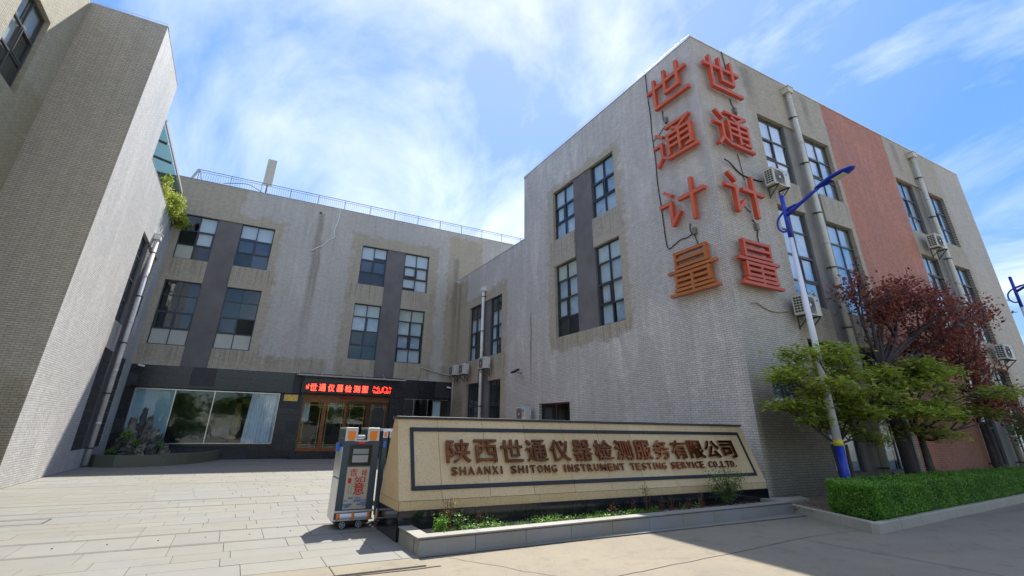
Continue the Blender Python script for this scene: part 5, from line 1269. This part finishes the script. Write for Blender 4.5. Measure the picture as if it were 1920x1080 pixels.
redpads = [((16.2, 7.6, 5.5), (.7, .6, .7), .9), ((16.9, 7.5, 6.0), (.9, .7, .6), 1.3), ((18.0, 7.4, 6.2), (1.0, .8, .6), 1.8), ((19.2, 7.3, 6.1), (1.1, .8, .6), 2), ((18.2, 7.5, 5.3), (1.2, .8, .6), 2.2), ((19.6, 7.4, 5.2), (1.2, .8, .7), 2.2), ((20.8, 7.3, 5.7), (1.1, .8, .6), 1.8),
           ((21.0, 7.3, 4.8), (1.2, .8, .7), 2), ((19.9, 7.4, 4.2), (1.2, .8, .6), 1.7), ((21.6, 7.3, 4.0), (1.0, .8, .6), 1.4), ((17.0, 7.6, 4.8), (.8, .6, .6), .7), ((22.6, 7.2, 5.6), (.9, .7, .4), .9)]
tree('plum_tree', (17.3, 7.75, .1), 3.4, .20, redpads, 8200, .12, M['lred'], M['barkred'], 'dark red leaved plum tree rising above the green maples', group='red leaved plum trees', stems=2, flat=.2, clump=.2, fork=(16.9, 7.7, 3.5))
tree('plum_tree', (22.4, 7.75, .1), 2.0, .14, [((22.6, 7.4, 5.2), (.9, .8, .5), 1.6), ((24.2, 7.3, 5.8), (1.1, .6, .25), .8), ((22.4, 7.4, 4.2), (.9, .8, .6), 1.6), ((22.7, 7.3, 3.2), (.9, .8, .5), 1.5), ((21.6, 7.3, 2.8), (.9, .7, .5), 1.2), ((23.2, 7.3, 2.5), (.7, .7, .4), .8)], 3800, .13, M['lred'], M['barkred'],
     'second dark red plum tree farther right, its branches reaching over the cream drainpipe', group='red leaved plum trees', stems=2, flat=.2, clump=.22)
tree('plum_tree', (39.5, 8.0, 0), 3.0, .2, [((39.5, 8.0, 8.0), (1.6, 1.6, 1.5), 2), ((39.9, 7.4, 6.2), (2.0, 1.6, 1.4), 2), ((40.5, 8, 4.2), (2, 1.6, 1.4), 2)], 9000, .15, M['lpurple'], M['barkred'], 'dark purple tree beyond the street wall at the right edge of the photo', group='red leaved plum trees', stems=2, flat=.2, clump=.3)
tree('terrace_shrub', (-5.6, 28.4, 11.15), .5, .05, [((-5.2, 28.0, 12.35), (.35, .9, .45), 2), ((-4.85, 29.0, 11.95), (.35, .8, .35), 2), ((-4.6, 29.3, 11.75), (.35, .5, .3), 1.3), ((-5.2, 26.6, 12.3), (.3, .7, .3), .9)], 6500, .10, M['lgreen'], M['bark'],
     'bright green shrub spilling over the edge of the left roof terrace', cat='shrub', stems=2, flat=.3, clump=.12)
# trees across the street, behind the photographer, seen only as reflections in the glass
bt = tree('street_tree', (-24, -15, 0), 2.0, .25, [((-24, -15, 4.0), (3.2, 2.2, 1.6), 2), ((-22.5, -15, 2.2), (3.5, 1.8, 1.6), 2), ((-24.5, -15, 5.6), (2.2, 1.8, 1.2), 1)], 9000, .30, M['lgreen2'], M['bark'], 'dense green street tree across the road behind the photographer', group='trees across the road', stems=1, clump=.4, flat=.2)
for k in range(1, 7): dup_thing(bt, (-24+k*8.3, -17+random.uniform(-1, 1), 0), 'dense green street tree across the road behind the photographer', random.uniform(-.5, .5))
# hedge
hd = empty('hedge', (16, 6.6, .1), 'long clipped green box hedge behind the kerb at lower right', 'hedge')
hp = [(11.02, 5.88), (11.15, 5.80), (26, 7.1), (26, 7.75), (13.0, 7.2), (11.95, 7.1), (11.5, 6.9), (11.15, 6.3)]
def hedge_pts(n):
    out = []; poly = [Vector(p) for p in hp]; L = [(poly[(i+1) % len(poly)]-poly[i]).length for i in range(len(poly))]
    top = .71
    def inside(x, y):
        c = False; j = len(poly)-1
        for i in range(len(poly)):
            xi, yi = poly[i]; xj, yj = poly[j]
            if (yi > y) != (yj > y) and x < (xj-xi)*(y-yi)/(yj-yi)+xi: c = not c
            j = i
        return c
    k = 0
    while k < n*.36:
        x = 11+15*rng.random()**1.7; y = rng.uniform(5.75, 7.8)
        if inside(x, y): out.append((x, y, top-abs(rng.normal())*.035+.028*math.sin(x*2.3)+.02*math.sin(x*6+y*3)+.012*math.sin(x*17+y*9))); k += 1
    W_ = [L[i] for i in range(len(L))]; seg = []
    wts = [1.2*L[0], 9.5, .1, 4.0, 1.2, .8, 1.1, .6]; tw = sum(wts)
    for i, w in enumerate(wts):
        a, b = poly[i], poly[(i+1) % len(poly)]; m_ = int(n*.64*w/tw); d = (b-a); nn = Vector((d.y, -d.x)).normalized()
        t = rng.random(m_)**(1.6 if i == 1 else 1); 
        if i == 3: t = 1-rng.random(m_)**1.6
        z = rng.uniform(.10, top, m_); bul = rng.normal(0, .022, m_)-.03*(z > top-.06)-.05*(z < .2)
        for tt, zz, bb in zip(t, z, bul): p = a+d*float(tt)+nn*(float(bb)+.012*math.sin(float(tt)*d.length*6)+.02*math.sin(zz*9)); out.append((p.x, p.y, zz))
    return np.array(out)
shoots = []
for k in range(170):
    x = 11.2+12*random.random()**1.5; y0_ = 5.85+(x-11.15)*.0875; y = random.uniform(y0_+.02, y0_+.75); hh_ = random.uniform(.04, .13)
    for j in range(7): shoots.append((x+random.gauss(0, .012), y+random.gauss(0, .012), .70+hh_*j/6))
leaves('stray_shoots', shoots, .035, M['lhedge'], hd, flat=.1, kind='stuff')
leaves('foliage', hedge_pts(88000), .032, M['lhedge'], hd, flat=.15, aspect=.6, kind='stuff')
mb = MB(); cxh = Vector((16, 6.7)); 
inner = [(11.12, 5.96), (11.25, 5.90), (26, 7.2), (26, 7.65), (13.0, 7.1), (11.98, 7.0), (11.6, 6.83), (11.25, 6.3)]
mb.prism(inner, .1, .66); mb.build('dark_core', mat('dark hedge interior', (.012, .03, .006), .9, noise=(30, .6)), hd)  # solid dark block; the shade inside the hedge put into its colour
# sparse weeds in bed
W_ = np.stack([rng.uniform(11.1, 12.6, 500), rng.uniform(7.1, 8.3, 500), rng.uniform(.1, .13, 500)], 1)
prop(leaves('ground_litter', W_, .03, M['ldead'], None), 'dry leaf litter on the bare soil beside the hedge', 'leaf litter', kind='stuff')
# planting in the sign planter
def row(x): return 7.70+(x-2.6)*.0316
n = 5200; X_ = 3.0+4.6*rng.random(n)**.9; X_ = X_[np.sin(X_*5.3)+.6*np.sin(X_*13)+rng.normal(0, .8, n) > -.5]; n = len(X_); Y_ = row(X_)+rng.uniform(.0, .42, n); hh = .05+.05*np.sin(X_*2.1)**2
Z_ = .15+rng.random(n)*(hh+.03)
prop(leaves('ground_cover', np.stack([X_, Y_, Z_], 1), .035, M['lfresh'], None, flat=.5), 'bright green ground cover weeds along the left half of the sign planter', 'weeds', kind='stuff')
n = 900; X_ = rng.uniform(7.5, 11.1, n); prop(leaves('ground_litter', np.stack([X_, row(X_)+rng.uniform(.03, .4, n), .15+rng.random(n)*.05], 1), .035, M['ldead'], None), 'dry brown litter in the right half of the sign planter', 'leaf litter', kind='stuff')
def weed(name, x, y, h, spread, nst, nl, lm, sm, size, label, cat, group=None, topheavy=False):
    t = empty(name, (x, y, .15), label, cat, group); mb = MB(); P = []
    for k in range(nst):
        a = random.random()*6.28; e = Vector((x+spread*math.cos(a)*random.random(), y+spread*.6*math.sin(a)*random.random(), .15+h*random.uniform(.6, 1)))
        q = bez((x+random.uniform(-.05, .05), y+random.uniform(-.03, .03), .14), e, (random.uniform(-.03, .03), 0, 0), 5); mb.tube(q, [.006, .005, .004, .0035, .003, .002], 4, cap=False)
        for j in range(nl):
            tt = random.uniform(.75, 1) if topheavy else random.uniform(.2, 1); i = min(5, int(tt*5)); P.append(tuple(q[i]+Vector((random.gauss(0, .035), random.gauss(0, .03), random.gauss(0, .03)))))
    mb.build('stem', sm, t); leaves('leaf_mass', P, size, lm, t, flat=.2, kind='stuff'); return t
weed('weed', 3.05, row(3.05)+.14, .30, .22, 10, 40, M['lfresh'], M['lgreen2'], .04, 'leafy yellow green weed at the left end of the sign planter', 'weed')
weed('weed', 3.38, row(3.4)+.2, .38, .15, 9, 22, M['lgreen2'], M['lgreen2'], .04, 'upright blue green weed second from the left end of the sign planter', 'weed')
weed('dead_plant', 3.25, row(3.2)+.24, .52, .14, 10, 16, M['ldead'], M['ldead'], .022, 'dried brown flower head standing at the left end of the sign planter', 'dead plant', topheavy=True)
weed('dead_plant', 3.78, row(3.8)+.24, .45, .05, 3, 16, M['ldead'], M['ldead'], .022, 'single dry brown stalk over the left ground cover', 'dead plant', topheavy=True)
weed('weed', 3.85, row(3.8)+.15, .26, .2, 6, 12, M['lgreen2'], M['lgreen2'], .035, 'low spreading weed with thin leaves left of the centre of the planter', 'weed')
for k, x in enumerate((6.5, 7.05, 7.4, 7.62, 7.85, 8.1, 8.35, 8.6, 8.85, 9.05)):
    weed('dead_plant', x, row(x)+.18+random.uniform(-.05, .08), (.62 if k == 2 else random.uniform(.22, .40)) if k else .30, .12, 7, 12, M['ldead'], M['ldead'], .028,
         'tall dry brown plant with a bushy head below the middle of the inscription' if k == 2 else 'short dry brown stalks in the sign planter, '+('first', 'second', '', 'third', 'fourth', 'fifth', 'sixth', 'seventh', 'eighth', 'ninth')[k]+' of the row from the left', 'dead plant', 'dry stalks in the sign planter', topheavy=(k == 2))
for x, od in ((7.0, 'leftmost'), (7.55, 'second from left'), (8.3, 'third from left'), (8.75, 'rightmost')): weed('weed', x, row(x)+.1, .16, .12, 5, 10, M['lfresh'], M['lgreen2'], .045, 'small fresh green weed among the dry stalks of the planter, '+od, 'weed', 'small green weeds among the dry stalks')
t = empty('bush', (9.85, 8.08, .15), 'airy green bush in the planter covering part of the word SERVICE', 'bush'); mb = MB(); P = []
for k in range(26):
    a = random.random()*6.28; r_ = random.random(); e = Vector((9.8+.62*r_*math.cos(a), 8.02+.22*r_*math.sin(a), .55+random.random()*.42)); q = bez((9.85, 8.08, .14), e, (0, 0, .12), 6)
    mb.tube(q, [.008, .007, .006, .005, .004, .003, .002], 4, cap=False)
    for j in range(85):
        i = random.randint(2, 6); P.append(tuple(q[i]+Vector((random.gauss(0, .07), random.gauss(0, .05), random.gauss(0, .05)))))
mb.build('stem', M['bark'], t); leaves('leaf_mass', P, .042, M['lgreen2'], t, flat=.3, aspect=.4, kind='stuff')
for c_, r_, n_, l_ in (((-3.95, 27.4, 1.15), (.25, .2, .22), 260, 'bright green plant growing on the left side of the rockery'), ((-3.5, 27.2, .9), (.18, .15, .15), 120, 'small yellow green plant low on the front of the rockery'),
        ((-2.8, 27.7, .75), (.3, .2, .25), 150, 'green plant at the right foot of the rockery'), ((-4.3, 27.4, .5), (.25, .2, .15), 120, 'low green plant at the left foot of the rockery')):
    t = empty('plant', (c_[0], c_[1], .32), l_, 'plant'); leaves('leaf_mass', ell(c_, r_, n_), .09, M['lfresh'], t, kind='stuff')
    mb = MB(); mb.tube([(c_[0], c_[1], .3), (c_[0]+.02, c_[1], c_[2])], [.012, .006], 5); mb.build('stem', M['lgreen2'], t)

# ---- loose grit on the road
n = 1400
G_ = np.stack([rng.uniform(2.6, 14, n), rng.uniform(4.5, 7.6, n), np.full(n, -.018)], 1)
edge_ = np.stack([rng.uniform(2.6, 11.4, 900), np.zeros(900), np.full(900, -.018)], 1); edge_[:, 1] = 7.44+(edge_[:, 0]-2.6)*.0316-np.abs(rng.normal(0, .035, 900))
prop(leaves('grit', np.concatenate([G_, edge_]), .016, mat('road grit', (.12, .10, .075), .9), None, flat=.9), 'scattered grit and dust along the foot of the planter on the road', 'grit', kind='stuff')
